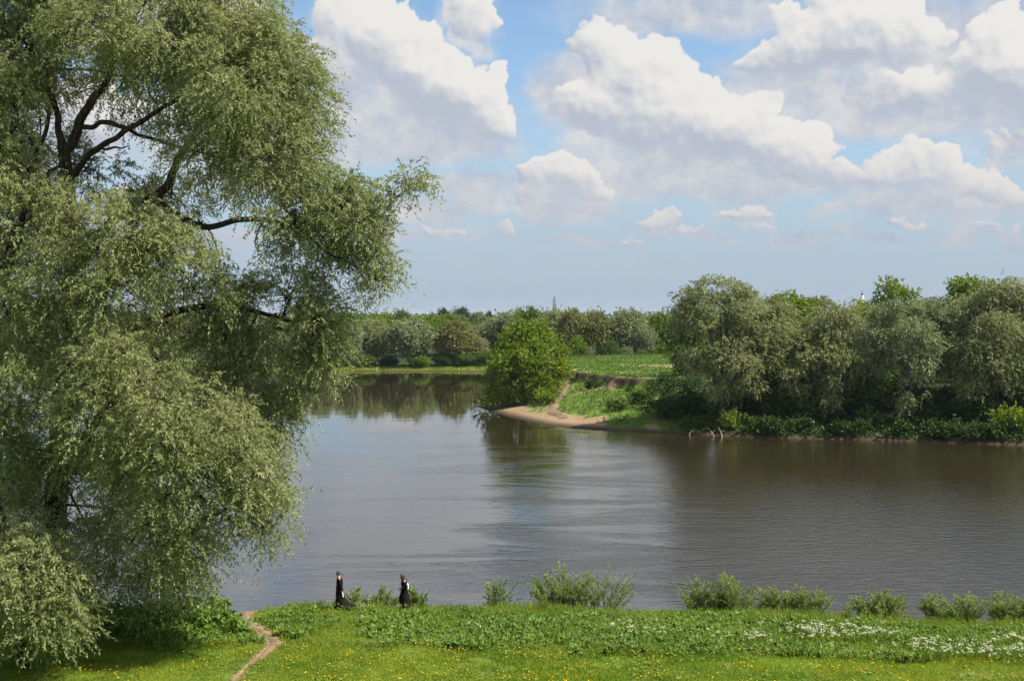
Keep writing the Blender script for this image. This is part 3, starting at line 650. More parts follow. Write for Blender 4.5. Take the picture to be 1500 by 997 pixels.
# scrub beneath the willows of the right bank
def SHORE_D(px):
    sx = np.array([15.3, 24, 33.6, 51, 67.5]); sy = np.array([183, 178, 173, 168, 162.0]); k = (px - 750) / F
    return float(np.interp(k, sx / sy, sy)) + 1.6
shr = [  # waterline row added first; its dark leaf colour stands in for willow shade
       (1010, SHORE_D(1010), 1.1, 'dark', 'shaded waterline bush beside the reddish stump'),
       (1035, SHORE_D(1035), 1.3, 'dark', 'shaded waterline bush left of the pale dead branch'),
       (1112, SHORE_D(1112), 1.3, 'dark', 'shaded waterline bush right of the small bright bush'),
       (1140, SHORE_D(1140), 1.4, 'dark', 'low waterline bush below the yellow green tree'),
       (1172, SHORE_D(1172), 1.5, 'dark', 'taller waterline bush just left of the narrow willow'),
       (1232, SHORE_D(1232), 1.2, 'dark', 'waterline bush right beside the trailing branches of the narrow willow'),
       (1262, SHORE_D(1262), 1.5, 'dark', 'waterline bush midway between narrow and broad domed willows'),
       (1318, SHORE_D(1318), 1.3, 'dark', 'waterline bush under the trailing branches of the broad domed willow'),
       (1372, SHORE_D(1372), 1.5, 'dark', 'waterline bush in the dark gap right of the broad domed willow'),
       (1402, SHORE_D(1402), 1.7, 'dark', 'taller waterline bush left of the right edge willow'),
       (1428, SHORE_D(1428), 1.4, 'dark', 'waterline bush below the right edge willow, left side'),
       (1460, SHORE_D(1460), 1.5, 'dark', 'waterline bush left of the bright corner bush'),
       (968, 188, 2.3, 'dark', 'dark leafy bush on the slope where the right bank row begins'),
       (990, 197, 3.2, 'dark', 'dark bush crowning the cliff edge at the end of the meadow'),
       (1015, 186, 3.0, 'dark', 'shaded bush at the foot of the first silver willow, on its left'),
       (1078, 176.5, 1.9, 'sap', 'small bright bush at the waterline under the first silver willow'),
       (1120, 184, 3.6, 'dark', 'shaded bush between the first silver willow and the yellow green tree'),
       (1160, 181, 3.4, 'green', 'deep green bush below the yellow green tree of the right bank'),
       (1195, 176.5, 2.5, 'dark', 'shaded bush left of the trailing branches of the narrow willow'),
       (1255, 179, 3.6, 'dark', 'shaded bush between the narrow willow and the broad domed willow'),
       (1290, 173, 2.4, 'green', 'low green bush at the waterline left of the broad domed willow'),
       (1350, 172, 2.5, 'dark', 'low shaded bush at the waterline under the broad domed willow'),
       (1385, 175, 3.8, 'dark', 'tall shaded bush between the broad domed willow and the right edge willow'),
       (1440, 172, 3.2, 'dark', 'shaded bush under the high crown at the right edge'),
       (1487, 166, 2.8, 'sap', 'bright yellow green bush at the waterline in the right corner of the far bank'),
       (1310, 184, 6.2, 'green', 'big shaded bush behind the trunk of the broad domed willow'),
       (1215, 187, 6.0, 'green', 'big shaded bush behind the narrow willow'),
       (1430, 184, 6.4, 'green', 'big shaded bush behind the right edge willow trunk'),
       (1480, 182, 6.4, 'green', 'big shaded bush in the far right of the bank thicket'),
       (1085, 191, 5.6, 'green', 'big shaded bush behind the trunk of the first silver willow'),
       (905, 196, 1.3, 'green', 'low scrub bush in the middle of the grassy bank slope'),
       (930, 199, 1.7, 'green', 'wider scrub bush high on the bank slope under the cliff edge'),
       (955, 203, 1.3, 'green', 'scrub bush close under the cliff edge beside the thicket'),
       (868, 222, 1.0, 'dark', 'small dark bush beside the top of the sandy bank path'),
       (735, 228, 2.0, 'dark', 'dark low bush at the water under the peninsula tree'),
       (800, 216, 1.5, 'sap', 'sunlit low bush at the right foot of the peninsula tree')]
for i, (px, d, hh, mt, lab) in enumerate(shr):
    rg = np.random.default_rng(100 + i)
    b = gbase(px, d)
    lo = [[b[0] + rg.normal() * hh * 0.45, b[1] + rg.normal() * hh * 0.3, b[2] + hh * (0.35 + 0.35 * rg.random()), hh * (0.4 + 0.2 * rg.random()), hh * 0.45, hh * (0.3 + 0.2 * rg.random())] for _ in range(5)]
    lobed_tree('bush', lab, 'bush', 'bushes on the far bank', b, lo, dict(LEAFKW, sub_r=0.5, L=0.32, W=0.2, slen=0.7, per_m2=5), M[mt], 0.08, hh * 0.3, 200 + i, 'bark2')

# ----------------------------------------------------------------- far trees: six crowns, copied
FARKW = dict(sub_r=0.8, per_m2=3.4, slen=0.6, nleaf=6, L=0.42, W=0.26, droop=0.4, up=0.35, low=0.4, inner=0.5)
protos = []
for i in range(7):
    rg = np.random.default_rng(300 + i)
    lob = auto_lobes(rg, 5.0, 1.2 if i % 2 else 0.6, 12.0, n=15 + i, kind='dome')
    V, Qc, T, _, _ = crown(rg, billow(lob, rg, 5), **FARKW)
    a = Acc(); limbs(a, rg, np.zeros(3), [np.array(l) for l in lob[::2]], 0.32, 3.0, sides=5)
    protos.append((mesh_data('far crown', V, Qc, M['grey'], tint=T), a.mesh('far trunk', M['bark2'])))
FG = 'trees along the far shore'
def far(name, px, d, top, width, mat, label, k, base=None, rz=None, cat='tree', group=FG):
    b = gbase(px, d) if base is None else np.array([(px - 750) / F * d, d, base])
    ht = CAMZ - (top - 463) / F * d - b[2]; w = width / F * d
    r = tree_obj(name, label, cat, group, b, *protos[k % 7], rz=k * 1.3 if rz is None else rz, scale=(w / 10.5, w / 10.5, ht / 12.2), mat=M[mat])
    return r
fars = [
 ('willow_tree', 425, 388, 470, 62, 'silver', 'pale willow on the far shore, glimpsed through the foliage of the great willow', 0),
 ('willow_tree', 470, 390, 473, 55, 'grey', 'grey green willow on the far shore beside the foliage of the great willow', 1),
 ('willow_tree', 513, 392, 470, 44, 'grey', 'slim grey green willow at the left end of the visible far shore', 2),
 ('willow_tree', 548, 396, 470, 50, 'silver', 'small pale olive willow just left of the round grey willow on the far shore', 3),
 ('willow_tree', 600, 390, 467, 72, 'grey', 'biggest round grey willow on the far shore', 4),
 ('willow_tree', 664, 393, 472, 56, 'olive', 'brownish olive willow right of the round grey willow on the far shore', 5),
 ('willow_tree', 694, 398, 490, 44, 'silver', 'low pale willow sloping down beside the brownish olive willow', 6),
 ('broadleaf_tree', 505, 440, 460, 56, 'bright', 'fresh green treetop behind the slim grey willow at the left', 1),
 ('broadleaf_tree', 560, 446, 459, 60, 'bright', 'fresh green treetop left of the round grey willow', 2),
 ('broadleaf_tree', 588, 470, 456, 34, 'green', 'small rounded treetop standing just above the round grey willow', 3),
 ('broadleaf_tree', 625, 444, 460, 60, 'bright', 'fresh green treetop right of the round grey willow', 4),
 ('broadleaf_tree', 655, 450, 462, 58, 'bright', 'fresh green treetop over the brownish olive willow', 5),
 ('broadleaf_tree', 650, 620, 451, 20, 'pine', 'small blue green tree left of the pair on the far skyline', 6),
 ('broadleaf_tree', 675, 620, 450, 30, 'pine', 'largest blue green tree on the far skyline', 0),
 ('broadleaf_tree', 700, 610, 457, 34, 'grey', 'grey green tree on the far skyline right of the largest blue green tree', 1),
 ('broadleaf_tree', 716, 600, 456, 16, 'pine', 'thin dark tree in the dip of the far skyline', 2),
 ('willow_tree', 728, 420, 468, 58, 'grey', 'grey green willow behind and left of the peninsula tree', 3),
 ('willow_tree', 752, 412, 455, 58, 'grey', 'tall grey green willow right behind the peninsula tree', 4),
 ('willow_tree', 700, 452, 478, 50, 'silver', 'pale willow at the back of the river bend between far shore and peninsula', 5),
 ('broadleaf_tree', 778, 400, 450, 48, 'green', 'leafy green treetop above the peninsula tree', 6),
 ('willow_tree', 808, 392, 452, 54, 'silver', 'pale olive willow just left of the meadow, below the lattice mast', 0),
 ('willow_tree', 836, 372, 453, 48, 'olive', 'brownish willow behind the left end of the meadow', 1),
 ('willow_tree', 872, 362, 456, 56, 'olive', 'olive willow behind the middle of the meadow, left of the silver one', 2),
 ('willow_tree', 922, 362, 456, 66, 'grey', 'broad silver grey willow behind the middle of the meadow', 3),
 ('willow_tree', 948, 356, 480, 36, 'grey', 'short grey willow standing before the green trees behind the meadow', 4),
 ('broadleaf_tree', 968, 366, 460, 46, 'bright', 'leafy bright green tree right of the broad silver grey willow', 5),
 ('broadleaf_tree', 996, 362, 460, 44, 'bright', 'leafy bright green tree at the right end behind the meadow', 6),
 ('broadleaf_tree', 1030, 360, 460, 50, 'green', 'green tree behind the first silver willow of the right bank', 0),
 ('broadleaf_tree', 845, 353, 493, 34, 'bright', 'short bright green tree standing at the left back of the meadow', 1),
 ('broadleaf_tree', 897, 352, 500, 26, 'green', 'short dark green tree between the olive willow and the silver willow', 3),
 ('willow_tree', 380, 384, 468, 70, 'grey', 'far shore willow behind the right half of the great willow, barely visible between its leaves', 4),
 ('willow_tree', 320, 378, 466, 70, 'silver', 'far shore willow seen through gaps low in the great willow', 5),
]
for a in fars:
    far(a[0], a[1], a[2], a[3], a[4], a[5], a[6], a[7])
fsh = [(615, 386, 521, 28, 'bright', 'round bright green bush at the water under the round grey willow'),
       (535, 388, 520, 34, 'green', 'low bush on the far shore under the slim grey willow'),
       (570, 389, 522, 30, 'dark', 'dark low bush left of the round bright green bush'),
       (648, 389, 518, 30, 'dark', 'dark bush under the brownish olive willow'),
       (680, 390, 518, 40, 'green', 'spreading low bush under the low pale willow'),
       (712, 392, 516, 40, 'green', 'low green bush where the far shore meets the peninsula'),
       (500, 389, 522, 30, 'green', 'low bush at the left end of the visible far shore'),
       (866, 350, 508, 22, 'grey', 'low grey bush at the back of the meadow, left of the dark green one'),
       (882, 349, 508, 22, 'dark', 'low dark green bush at the back of the meadow'),
       (830, 350, 506, 26, 'green', 'low green bush behind the left end of the meadow'),
       (918, 350, 509, 26, 'grey', 'low silver bush at the foot of the broad silver grey willow'),
       (940, 350, 511, 24, 'green', 'low green bush at the back of the meadow under the short grey willow'),
       (975, 352, 506, 34, 'bright', 'bright low bush under the leafy trees behind the meadow')]
for k, a in enumerate(fsh):
    far('bush', a[0], a[1], a[2], a[3], a[4], a[5], k, cat='bush', group='bushes on the far shore')

# the wood behind, one mass
rg = np.random.default_rng(77)
lob = []
for i in range(520):
    d = 470 + 900 * rg.random() ** 1.6; px = -500 + 2700 * rg.random()
    x = (px - 750) / F * d; z = float(H(np.array([x]), np.array([d]))[0])
    topy = 463 + rg.normal() * 1.5 - (3 if 720 < px < 1000 else 0)
    if px > 1000: topy = 455 + rg.normal() * 2
    zt = CAMZ - (topy - 463) / F * d; r = 6 + 3 * rg.random()
    zt = min(zt, z + 24)
    lob.append([x, d, zt - r * 1.1, r, r * 0.8, r * 1.1]); lob.append([x + rg.normal() * 3, d - 3, zt - r * 2.0, r, r * 0.8, r * 1.2])
V, Qc, T, _, _ = crown(rg, lob, sub_r=1.6, per_m2=0.5, slen=0.7, nleaf=4, L=0.9, W=0.7, droop=0.3, up=0.3, low=0.2, inner=0.3)
tag(link('distant_wood', mesh_data('distant wood', V, Qc, M['green'], tint=T)), 'distant green wood closing the horizon behind the far shore trees', 'wood', kind='stuff')

# ----------------------------------------------------------------- near bank vegetation
rg = np.random.default_rng(5)
def grass(name, n, xr, yr, hh, ww, mat, label, cat, acceptfn, lean=0.5, seed=1):
    r = np.random.default_rng(seed)
    x = xr[0] + (xr[1] - xr[0]) * r.random(n); y = yr[0] + (yr[1] - yr[0]) * r.random(n)
    k = acceptfn(x, y, r); x, y = x[k], y[k]; n = len(x)
    z = H(x, y)
    h = (hh[0] + (hh[1] - hh[0]) * r.random(n) ** 1.5) * (1 + 0.4 * vnoise(x, y, 1.4, 33))
    a = unit(np.stack([r.normal(size=n) * lean, r.normal(size=n) * lean, np.ones(n)], 1))
    nn = unit(np.stack([r.normal(size=n), r.normal(size=n), 0.3 * r.random(n)], 1))
    V = kites(np.stack([x, y, z - 0.01], 1), a, nn, h, ww)
    t = np.clip(0.5 * r.random(n) + 0.28 + 0.5 * vnoise(x, y, 2.2, 34) + 0.4 * vnoise(x, y, 0.6, 35), 0, 1)
    o = link(name, mesh_data(name, V, quads(n), M[mat], tint=t))
    return tag(o, label, cat, kind='stuff')
def offpath(x, y, m=0.0):
    dp = seg_dist(x, y, PATH); pw = np.interp(y, [p[1] for p in PATH], PATHW)
    land = np.hypot((x + 12.9) / 1.2, (y - 58.4) / 2.4)
    return (dp > (pw * 0.9 + m) * (0.55 + 0.75 * np.random.default_rng(len(x)).random(len(x)))) & (land > 1.0 + m * 0.6)
# weeds band: from this line back to the bank edge
def band0(x): return np.interp(x, [-30, -10, -5, 0, 8, 14, 25], [50.6, 51.6, 51.2, 50.4, 49.9, 49.6, 48.9]) + 0.5 * vnoise(x, x * 0, 1.8, 41)
def lawn(x, y, r):
    worn = vnoise(x, y, 1.1, 50) + 0.5 * vnoise(x, y, 0.5, 51)
    return offpath(x, y) & (y < edge_y(x) - 0.1) & ((worn > -0.55) | (r.random(len(x)) < 0.45))
grass('grass', 520000, (-30, 26), (43.5, 59.5), (0.06, 0.17), 0.022, 'grassblade', 'short bright green meadow grass covering the near bank', 'grass', lawn, seed=1)
def edgeg(x, y, r):
    e = edge_y(x)
    walk = (np.abs(x + 8.1) < 1.0) | (np.abs(x + 5.05) < 0.8)
    return ~(walk & (y < 58.1)) & offpath(x, y, 0.1) & (y > e - 1.8 + 0.5 * vnoise(x, y * 0, 1, 3)) & (y < e + 1.6) & (vnoise(x, y, 1.4, 52) + 0.4 * vnoise(x, y, 0.5, 53) > -0.15 - 0.4 * (y > e))
grass('tall_grass', 120000, (-24, 26), (52, 61), (0.12, 0.48), 0.026, 'tallgrass', 'tall yellowish grass fringing the edge of the near bank', 'grass', edgeg, lean=0.28, seed=2)

def broadleaves(P0, az, el, L, W, fold=0.25, bend=0.25):
    """folded broad leaf blades, two faces each"""
    a = np.stack([np.cos(az) * np.cos(el), np.sin(az) * np.cos(el), np.sin(el)], 1)
    s = np.stack([-np.sin(az), np.cos(az), np.zeros(len(az))], 1)
    n = np.cross(a, s) * -1
    L = L[:, None]; W = W[:, None]
    b = P0; c = P0 + a * L * 0.5 + n * 0; tip = P0 + a * L - n * L * bend
    l = P0 + a * L * 0.42 + s * W * 0.5 + n * W * fold; r_ = P0 + a * L * 0.42 - s * W * 0.5 + n * W * fold
    l2 = P0 + a * L * 0.85 + s * W * 0.28 + n * (W * fold - L * bend * .5); r2 = P0 + a * L * 0.85 - s * W * 0.28 + n * (W * fold - L * bend * .5)
    V = np.stack([b, c, tip, l, l2, r_, r2], 1).reshape(-1, 3)
    i = np.arange(len(az))[:, None] * 7
    Q = np.concatenate([i + np.array([[0, 1, 3, 3]])[:, [0, 1, 2, 2]] * 1], 0)[:0]
    T = np.concatenate([i + np.array([[0, 1, 3]]), i + np.array([[1, 4, 3]]), i + np.array([[1, 2, 4]]), i + np.array([[0, 5, 1]]), i + np.array([[1, 5, 6]]), i + np.array([[1, 6, 2]])])
    return V, T
def plants(name, n, xr, yr, accept, size, hh, mat, label, cat, leaves=(6, 10), seed=3, steep=(0.1, 0.9), asp=0.75, floor_=None):
    r = np.random.default_rng(seed)
    x = xr[0] + (xr[1] - xr[0]) * r.random(n); y = yr[0] + (yr[1] - yr[0]) * r.random(n)
    k = accept(x, y, r); x, y = x[k], y[k]; n = len(x)
    z = H(x, y)
    nl = r.integers(leaves[0], leaves[1], n); i = np.repeat(np.arange(n), nl); m = len(i)
    sz = size[0] + (size[1] - size[0]) * r.random(n) ** 1.3
    sc = sz * (1 + 0.35 * vnoise(x, y, 1.6, 61))
    az = r.random(m) * 2 * pi; st = hh * sc[i] / size[1] * (0.25 + 0.9 * r.random(m))
    el = steep[0] + (steep[1] - steep[0]) * r.random(m) - 0.25
    p0 = np.stack([x[i] + np.cos(az) * sc[i] * 0.35, y[i] + np.sin(az) * sc[i] * 0.35, z[i] + st], 1)
    L = sc[i] * (0.6 + 0.5 * r.random(m))
    V, T = broadleaves(p0, az, el, L, L * asp)
    tp = np.clip(0.45 * r.random(n) + 0.25 + 0.4 * vnoise(x, y, 1.9, 62), 0, 1)
    t = np.clip(tp[i] * 0.6 + 0.4 * r.random(m), 0, 1)
    o = link(name, mesh_data(name, V, T, M[mat], tint=np.tile(t, 6)))
    return tag(o, label, cat, kind='stuff')
def bandok(x, y, r):
    e = edge_y(x); b0 = band0(x)
    patch = vnoise(x, y, 2.4, 71) + 0.4 * vnoise(x, y, 0.9, 72)
    core = (y > b0) & (y < e - 1.0 + 0.4 * r.random(len(x)) + 0.5 * vnoise(x, x * 0, 2.0, 73))
    lo = np.where(x < -3.5, -0.55, -0.8)
    walk = (np.abs(x + 8.1) < 1.1) | (np.abs(x + 5.05) < 0.9)
    return core & offpath(x, y, 0.15) & (patch > lo) & ~(walk & (y > 56.3))
plants('burdock', 15000, (-25, 25), (48, 59), bandok, (0.08, 0.25), 0.26, 'burdock', 'broad leaved burdock and weeds covering the bank above the river', 'weeds', seed=3)
def bandleft(x, y, r): return (x < -12.2) & (y > 49.5) & (y < 56.5) & offpath(x, y, 0.35)
plants('nettles', 7000, (-25, -11), (48, 58), lambda x, y, r: bandleft(x, y, r) & (y > np.interp(x, [-25, -16, -12], [51, 51, 53])), (0.08, 0.26), 0.5, 'burdock', 'leafy weeds under the willow left of the dirt path', 'weeds', seed=4)
plants('clover', 26000, (-28, 25), (43.5, 58), lambda x, y, r: offpath(x, y, 0.05) & (vnoise(x, y, 1.3, 77) + 0.5 * vnoise(x, y, 0.4, 78) > 0.05), (0.04, 0.11), 0.07, 'grassblade', 'small low leaves of clover and dandelion among the meadow grass', 'weeds', leaves=(3, 6), seed=6)
plants('fine_weeds', 16000, (-24, 25), (48.5, 59), lambda x, y, r: (y > band0(x) - 0.6) & (y < edge_y(x)) & offpath(x, y, 0.15), (0.05, 0.15), 0.32, 'tallgrass', 'narrow leaved weeds mixed through the burdock on the bank', 'weeds', leaves=(5, 9), seed=8, steep=(0.4, 1.3), asp=0.3)

def flowers(name, pts, rad, mat, label, cat, seed, petals=5, stem=True):
    """small heads of petals on thin stems"""
    r = np.random.default_rng(seed)
    n = len(pts); m = n * petals; i = np.repeat(np.arange(n), petals)
    az = np.tile(np.arange(petals) / petals * 2 * pi, n) + r.random(n)[i]
    tilt = r.normal(size=(n, 3)) * 0.35 + np.array([0, -0.25, 1.0])
    u = unit(tilt); rr = rad * (0.7 + 0.6 * r.random(n))
    ax = unit(np.stack([np.cos(az), np.sin(az), 0.15 * np.ones(m)], 1))
    V1 = kites(pts[i], ax, u[i], rr[i], rr[i] * 1.15)
    Qs = quads(m); T = np.ones(m)
    if stem:
        b = pts.copy(); b[:, 2] = H(pts[:, 0], pts[:, 1])
        w = np.array([0.004, 0, 0])
        V2 = np.stack([b - w, b + w, pts + w, pts - w], 1).reshape(-1, 3)
        V1 = np.concatenate([V1, V2]); Qs = np.concatenate([Qs, quads(n, m * 4)])
        mi = np.concatenate([np.zeros(m), np.ones(n)])
    else: mi = np.zeros(m)
    o = link(name, mesh_data(name, V1, Qs, [M[mat], M['grassblade']], tint=np.full(len(Qs), .5), midx=mi))
    return tag(o, label, cat, kind='stuff')
n = 26000
x = -24 + 49 * rg.random(n); y = 44 + 10 * rg.random(n)
dens = 0.03 + 0.34 * np.clip(vnoise(x, y, 1.3, 81) + 0.6 * vnoise(x, y, 0.5, 83) - 0.1, 0, 1) + 0.25 * np.exp(-((y - band0(x) + 0.2) / 0.6) ** 2) * (vnoise(x, y, 1.0, 82) > 0)
k = (rg.random(n) < dens * 0.62) & offpath(x, y, 0.1) & (y < band0(x) + 1.0)
x, y = x[k], y[k]
flowers('dandelions', np.stack([x, y, H(x, y) + 0.10 + 0.09 * rg.random(len(x))], 1), 0.030, 'yellow', 'yellow dandelions and buttercups dotted over the meadow', 'flowers', 1)
# cow parsley: patches where the photograph shows them, on the bank
def patchpts(px, py, rx, ry, n, hgt):
    u = px + rx * rg.normal(size=n) * 0.55; v = py + ry * rg.normal(size=n) * 0.5
    zt = 3.2 + hgt * (0.7 + 0.4 * rg.random(n)); d = (CAMZ - zt) * F / (v - 463)
    return np.stack([(u - 750) / F * d, d, zt], 1)
heads = np.concatenate([patchpts(*a, 0.55) for a in [(1215, 922, 75, 14, 60), (1190, 918, 45, 11, 26), (1270, 925, 40, 12, 20), (1400, 945, 80, 10, 46), (1460, 950, 50, 12, 28), (1365, 938, 45, 9, 16), (1110, 928, 14, 7, 12),
                                                  (910, 912, 18, 8, 10), (960, 920, 20, 6, 4), (690, 914, 20, 4, 3), (1050, 925, 40, 8, 5), (1480, 930, 25, 6, 14)]])
ii = np.repeat(np.arange(len(heads)), 9)
um = heads[ii] + rg.normal(size=(len(ii), 3)) * np.array([0.055, 0.055, 0.028])
flowers('cow_parsley', um, 0.026, 'white', 'clusters of creamy white flowers along the bank on the right', 'flowers', 2, petals=4, stem=True)

# far bank slope cover
def slopeok(x, y, r):
    sm, cm = sandmask(x, y)
    return inside(x, y, SHORE_POLY) & ~inside(x, y, TOP_POLY) & (x < 27) & (sm < 0.45) & (seg_dist(x, y, SHORE) > np.where(x > 25, 0.35, 1.6)) & (vnoise(x, y, 2.5, 91) > -0.55)
plants('slope_weeds', 26000, (-8, 75), (158, 258), slopeok, (0.15, 0.55), 0.45, 'green', 'rough green weeds growing over the slope of the far bank', 'weeds', leaves=(3, 6), seed=12, steep=(0.3, 1.3), asp=0.45)
plants('shade_weeds', 12000, (25, 90), (155, 205), lambda x, y, r: inside(x, y, SHORE_POLY) & ~inside(x, y, TOP_POLY) & (seg_dist(x, y, SHORE) > 0.05), (0.2, 0.8), 0.7, 'dark', 'dark weeds on the shaded foot of the right bank under the willows', 'weeds', leaves=(3, 6), seed=15, steep=(0.0, 0.9), asp=0.5)  # leaf colour chosen dark to imitate the shade under the trees
def meadowok(x, y, r):
    sm, cm = sandmask(x, y)
    return inside(x, y, TOP_POLY) & ((sm < 0.35) | (r.random(len(x)) < 0.15)) & (seg_dist(x, y, TOP) > 0.05)
grass('meadow_grass', 60000, (2, 62), (200, 352), (0.18, 0.5), 0.16, 'green', 'open grassy meadow on top of the peninsula across the river', 'grass', meadowok, seed=13)
grass('shore_grass', 14000, (-110, 30), (376, 392), (0.3, 0.8), 0.3, 'grassblade', 'strip of bright grass along the foot of the far shore trees', 'grass', lambda x, y, r: inside(x, y, SHORE_POLY) & (seg_dist(x, y, SHORE) > 0.7), seed=14)

# ----------------------------------------------------------------- young willow bushes on the near bank edge
def stem_bush(label, px, top, w, seed, stems=34, mat='bush', lean=0.0, dens=1.0, drop=0.9, dist=None, group='young willow bushes on the bank edge', fan=1.0):
    r = np.random.default_rng(seed)
    d = float(edge_y((px - 750) / F * 58)) + 1.2 if dist is None else dist
    x0 = (px - 750) / F * d
    base = np.array([x0, d, float(H(np.array([x0]), np.array([d]))[0])])
    hgt = CAMZ - (top - 463) / F * d - base[2]; wid = w / F * d
    a = Acc(); P0, A0, N0, L0, T0 = [], [], [], [], []
    for s in range(stems):
        u = (r.random() * 2 - 1); ph = r.random() * 2 * pi
        b = base + np.array([u * wid * 0.22, r.normal() * 0.25, -0.1])
        hh = hgt * (0.5 + 0.5 * r.random()) * (1 - 0.25 * abs(u))
        e = base + np.array([u * wid * 0.5 * fan + lean * hh + r.normal() * 0.1, r.normal() * wid * 0.18, hh])
        mid_ = (b + e) / 2 + np.array([-u * 0.15 * wid * 0.3, 0, hh * 0.06])
        c = curve([b, mid_, e], 7)
        a.add(*tube(c, np.linspace(0.018, 0.005, len(c)), 4))
        tips = [(c, 1.0)]
        for q in range(int(5 * dens)):
            k = r.integers(int(len(c) * 0.25), len(c) - 1); q0 = c[k]
            dr = unit(np.array([u * 0.5 + r.normal() * 0.45, r.normal() * 0.45, 0.75]))
            ln = hgt * (0.14 + 0.16 * r.random())
            cc = np.linspace(q0, q0 + dr * ln, 5); a.add(*tube(cc, np.linspace(0.007, 0.003, 5), 3)); tips.append((cc, 1.0))
        for cc, _ in tips:
            m = int((30 if len(cc) > 6 else 21) * (0.6 + 0.5 * dens))
            t = (0.22 + 0.78 * r.random(m)) * (len(cc) - 1); k = np.minimum(t.astype(int), len(cc) - 2); f = (t - k)[:, None]
            p = cc[k] * (1 - f) + cc[k + 1] * f; tan = unit(cc[k + 1] - cc[k])
            P0.append(p); A0.append(unit(tan * 0.8 + r.normal(size=(m, 3)) * 0.45)); N0.append(unit(r.normal(size=(m, 3)) + np.array([0, 0, .4])))
            L0.append(0.11 + 0.08 * r.random(m)); T0.append(np.clip(0.6 * r.random() + 0.4 * r.random(m), 0, 1))
    p = np.concatenate(P0); L = np.concatenate(L0)
    V = kites(p, np.concatenate(A0), np.concatenate(N0), L, L * 0.24)
    rt = tag(empty('willow_bush', base), label, 'bush', group)
    link('foliage', mesh_data('bush foliage', V - base, quads(len(p)), M[mat], tint=np.concatenate(T0)), rt)
    link('stems', mesh_data('bush stems', np.concatenate(a.V) - base, np.concatenate(a.Q), M['twig']), rt)
    return rt
stem_bush('sparse pale willow bush just behind the trailing hem of the left walker', 516, 862, 34, 401, 14, fan=1.2)
stem_bush('rounded pale willow bush midway between the two walkers', 560, 861, 44, 402, 30)
stem_bush('upright pale willow bush right behind the long haired walker', 608, 858, 28, 403, 26)
stem_bush('small willow sprig with one tall shoot, alone left of the large river bush', 732, 846, 40, 404, 16, fan=1.3)
stem_bush('large dense willow bush in the middle of the near bank, left half of the pair', 822, 832, 92, 405, 60)
stem_bush('loose airy willow bush with tall thin shoots, right half of the central pair', 880, 828, 80, 406, 26, dens=0.8, fan=1.15)
stem_bush('narrow upright willow bush left of the thicker clump on the right half', 1022, 848, 42, 407, 32)
stem_bush('thick tall willow clump in the right half of the near bank', 1068, 842, 64, 408, 52)
stem_bush('low spreading willow bush directly right of the thick tall clump', 1128, 860, 60, 409, 36)
stem_bush('feathery willow bush behind the big patch of white flowers', 1180, 856, 66, 410, 40)
stem_bush('dense rounded bush standing alone right of the white flowers', 1290, 866, 76, 411, 46)
stem_bush('slender leaning bush just left of the two in the right corner', 1372, 868, 36, 412, 20)
stem_bush('broad pale bush between the slender leaning one and the corner bush', 1410, 868, 64, 413, 40)
stem_bush('dark green bush in the right corner of the near bank', 1478, 868, 66, 414, 46)
stem_bush('thin dry looking shoots left of the dense rounded bush', 1250, 882, 24, 415, 8)
stem_bush('bush past the right edge on the near bank', 1550, 868, 70, 416, 40)

# ----------------------------------------------------------------- small things: driftwood, stone, mast, spire
def wood(label, pts, r, mat):
    b = np.array(pts[0]); c = curve(pts, 6)
    a = Acc(); a.add(*tube(c - b, np.linspace(r[0], r[1], len(c)), 7, lump=0.15))
    k = len(c) // 2
    q = c[k] - b; a.add(*tube(np.linspace(q, q + np.array([0.5, 0.1, 0.45]), 5), np.linspace(r[1], r[1] * .3, 5), 5))
    o = link('driftwood', a.mesh('driftwood', mat)); o.location = b
    return tag(o, label, 'driftwood', 'dead wood at the waterline')
M['dead'] = plain_mat('bleached wood', (0.34, 0.29, 0.24), 0.85, (0.20, 0.165, 0.13), scale=8, bump=0.4)
M['root'] = plain_mat('reddish root', (0.26, 0.16, 0.11), 0.9, (0.15, 0.09, 0.06), scale=6, bump=0.4)
wood('pale dead branch leaning out of the water under the first silver willow', [P(1058, 641, 173.0), P(1056, 633, 173.6), P(1052, 625, 174.2)], (0.09, 0.035), M['dead'])
wood('short reddish stump at the waterline left of the pale dead branch', [P(1046, 640, 173.5), P(1043, 634, 174), P(1041, 631, 174.6)], (0.16, 0.07), M['root'])
wood('low reddish root at the waterline, leftmost piece of dead wood', [P(1010, 638, 175.5), P(1011, 633, 176), P(1018, 629, 176.6)], (0.08, 0.04), M['root'])
# stone lying in the grass between the walkers
me = bpy.data.meshes.new('stone')
import bmesh
bm = bmesh.new(); bmesh.ops.create_icosphere(bm, subdivisions=3, radius=1)
for v in bm.verts:
    k = 1 + 0.16 * math.sin(v.co.x * 3.1 + 1) + 0.1 * math.sin(v.co.y * 5 + v.co.z * 4)
    v.co = (v.co.x * 0.24 * k, v.co.y * 0.16 * k, v.co.z * 0.12 * k)
bm.to_mesh(me); bm.free()
me.materials.append(plain_mat('pale stone', (0.55, 0.46, 0.34), 0.9, (0.4, 0.33, 0.25), bump=0.4))
sb = gbase(551, 57.4); st = link('stone', me); st.location = sb + np.array([0, 0, 0.09]); tag(st, 'pale flat stone lying in the grass between the two walkers', 'stone')

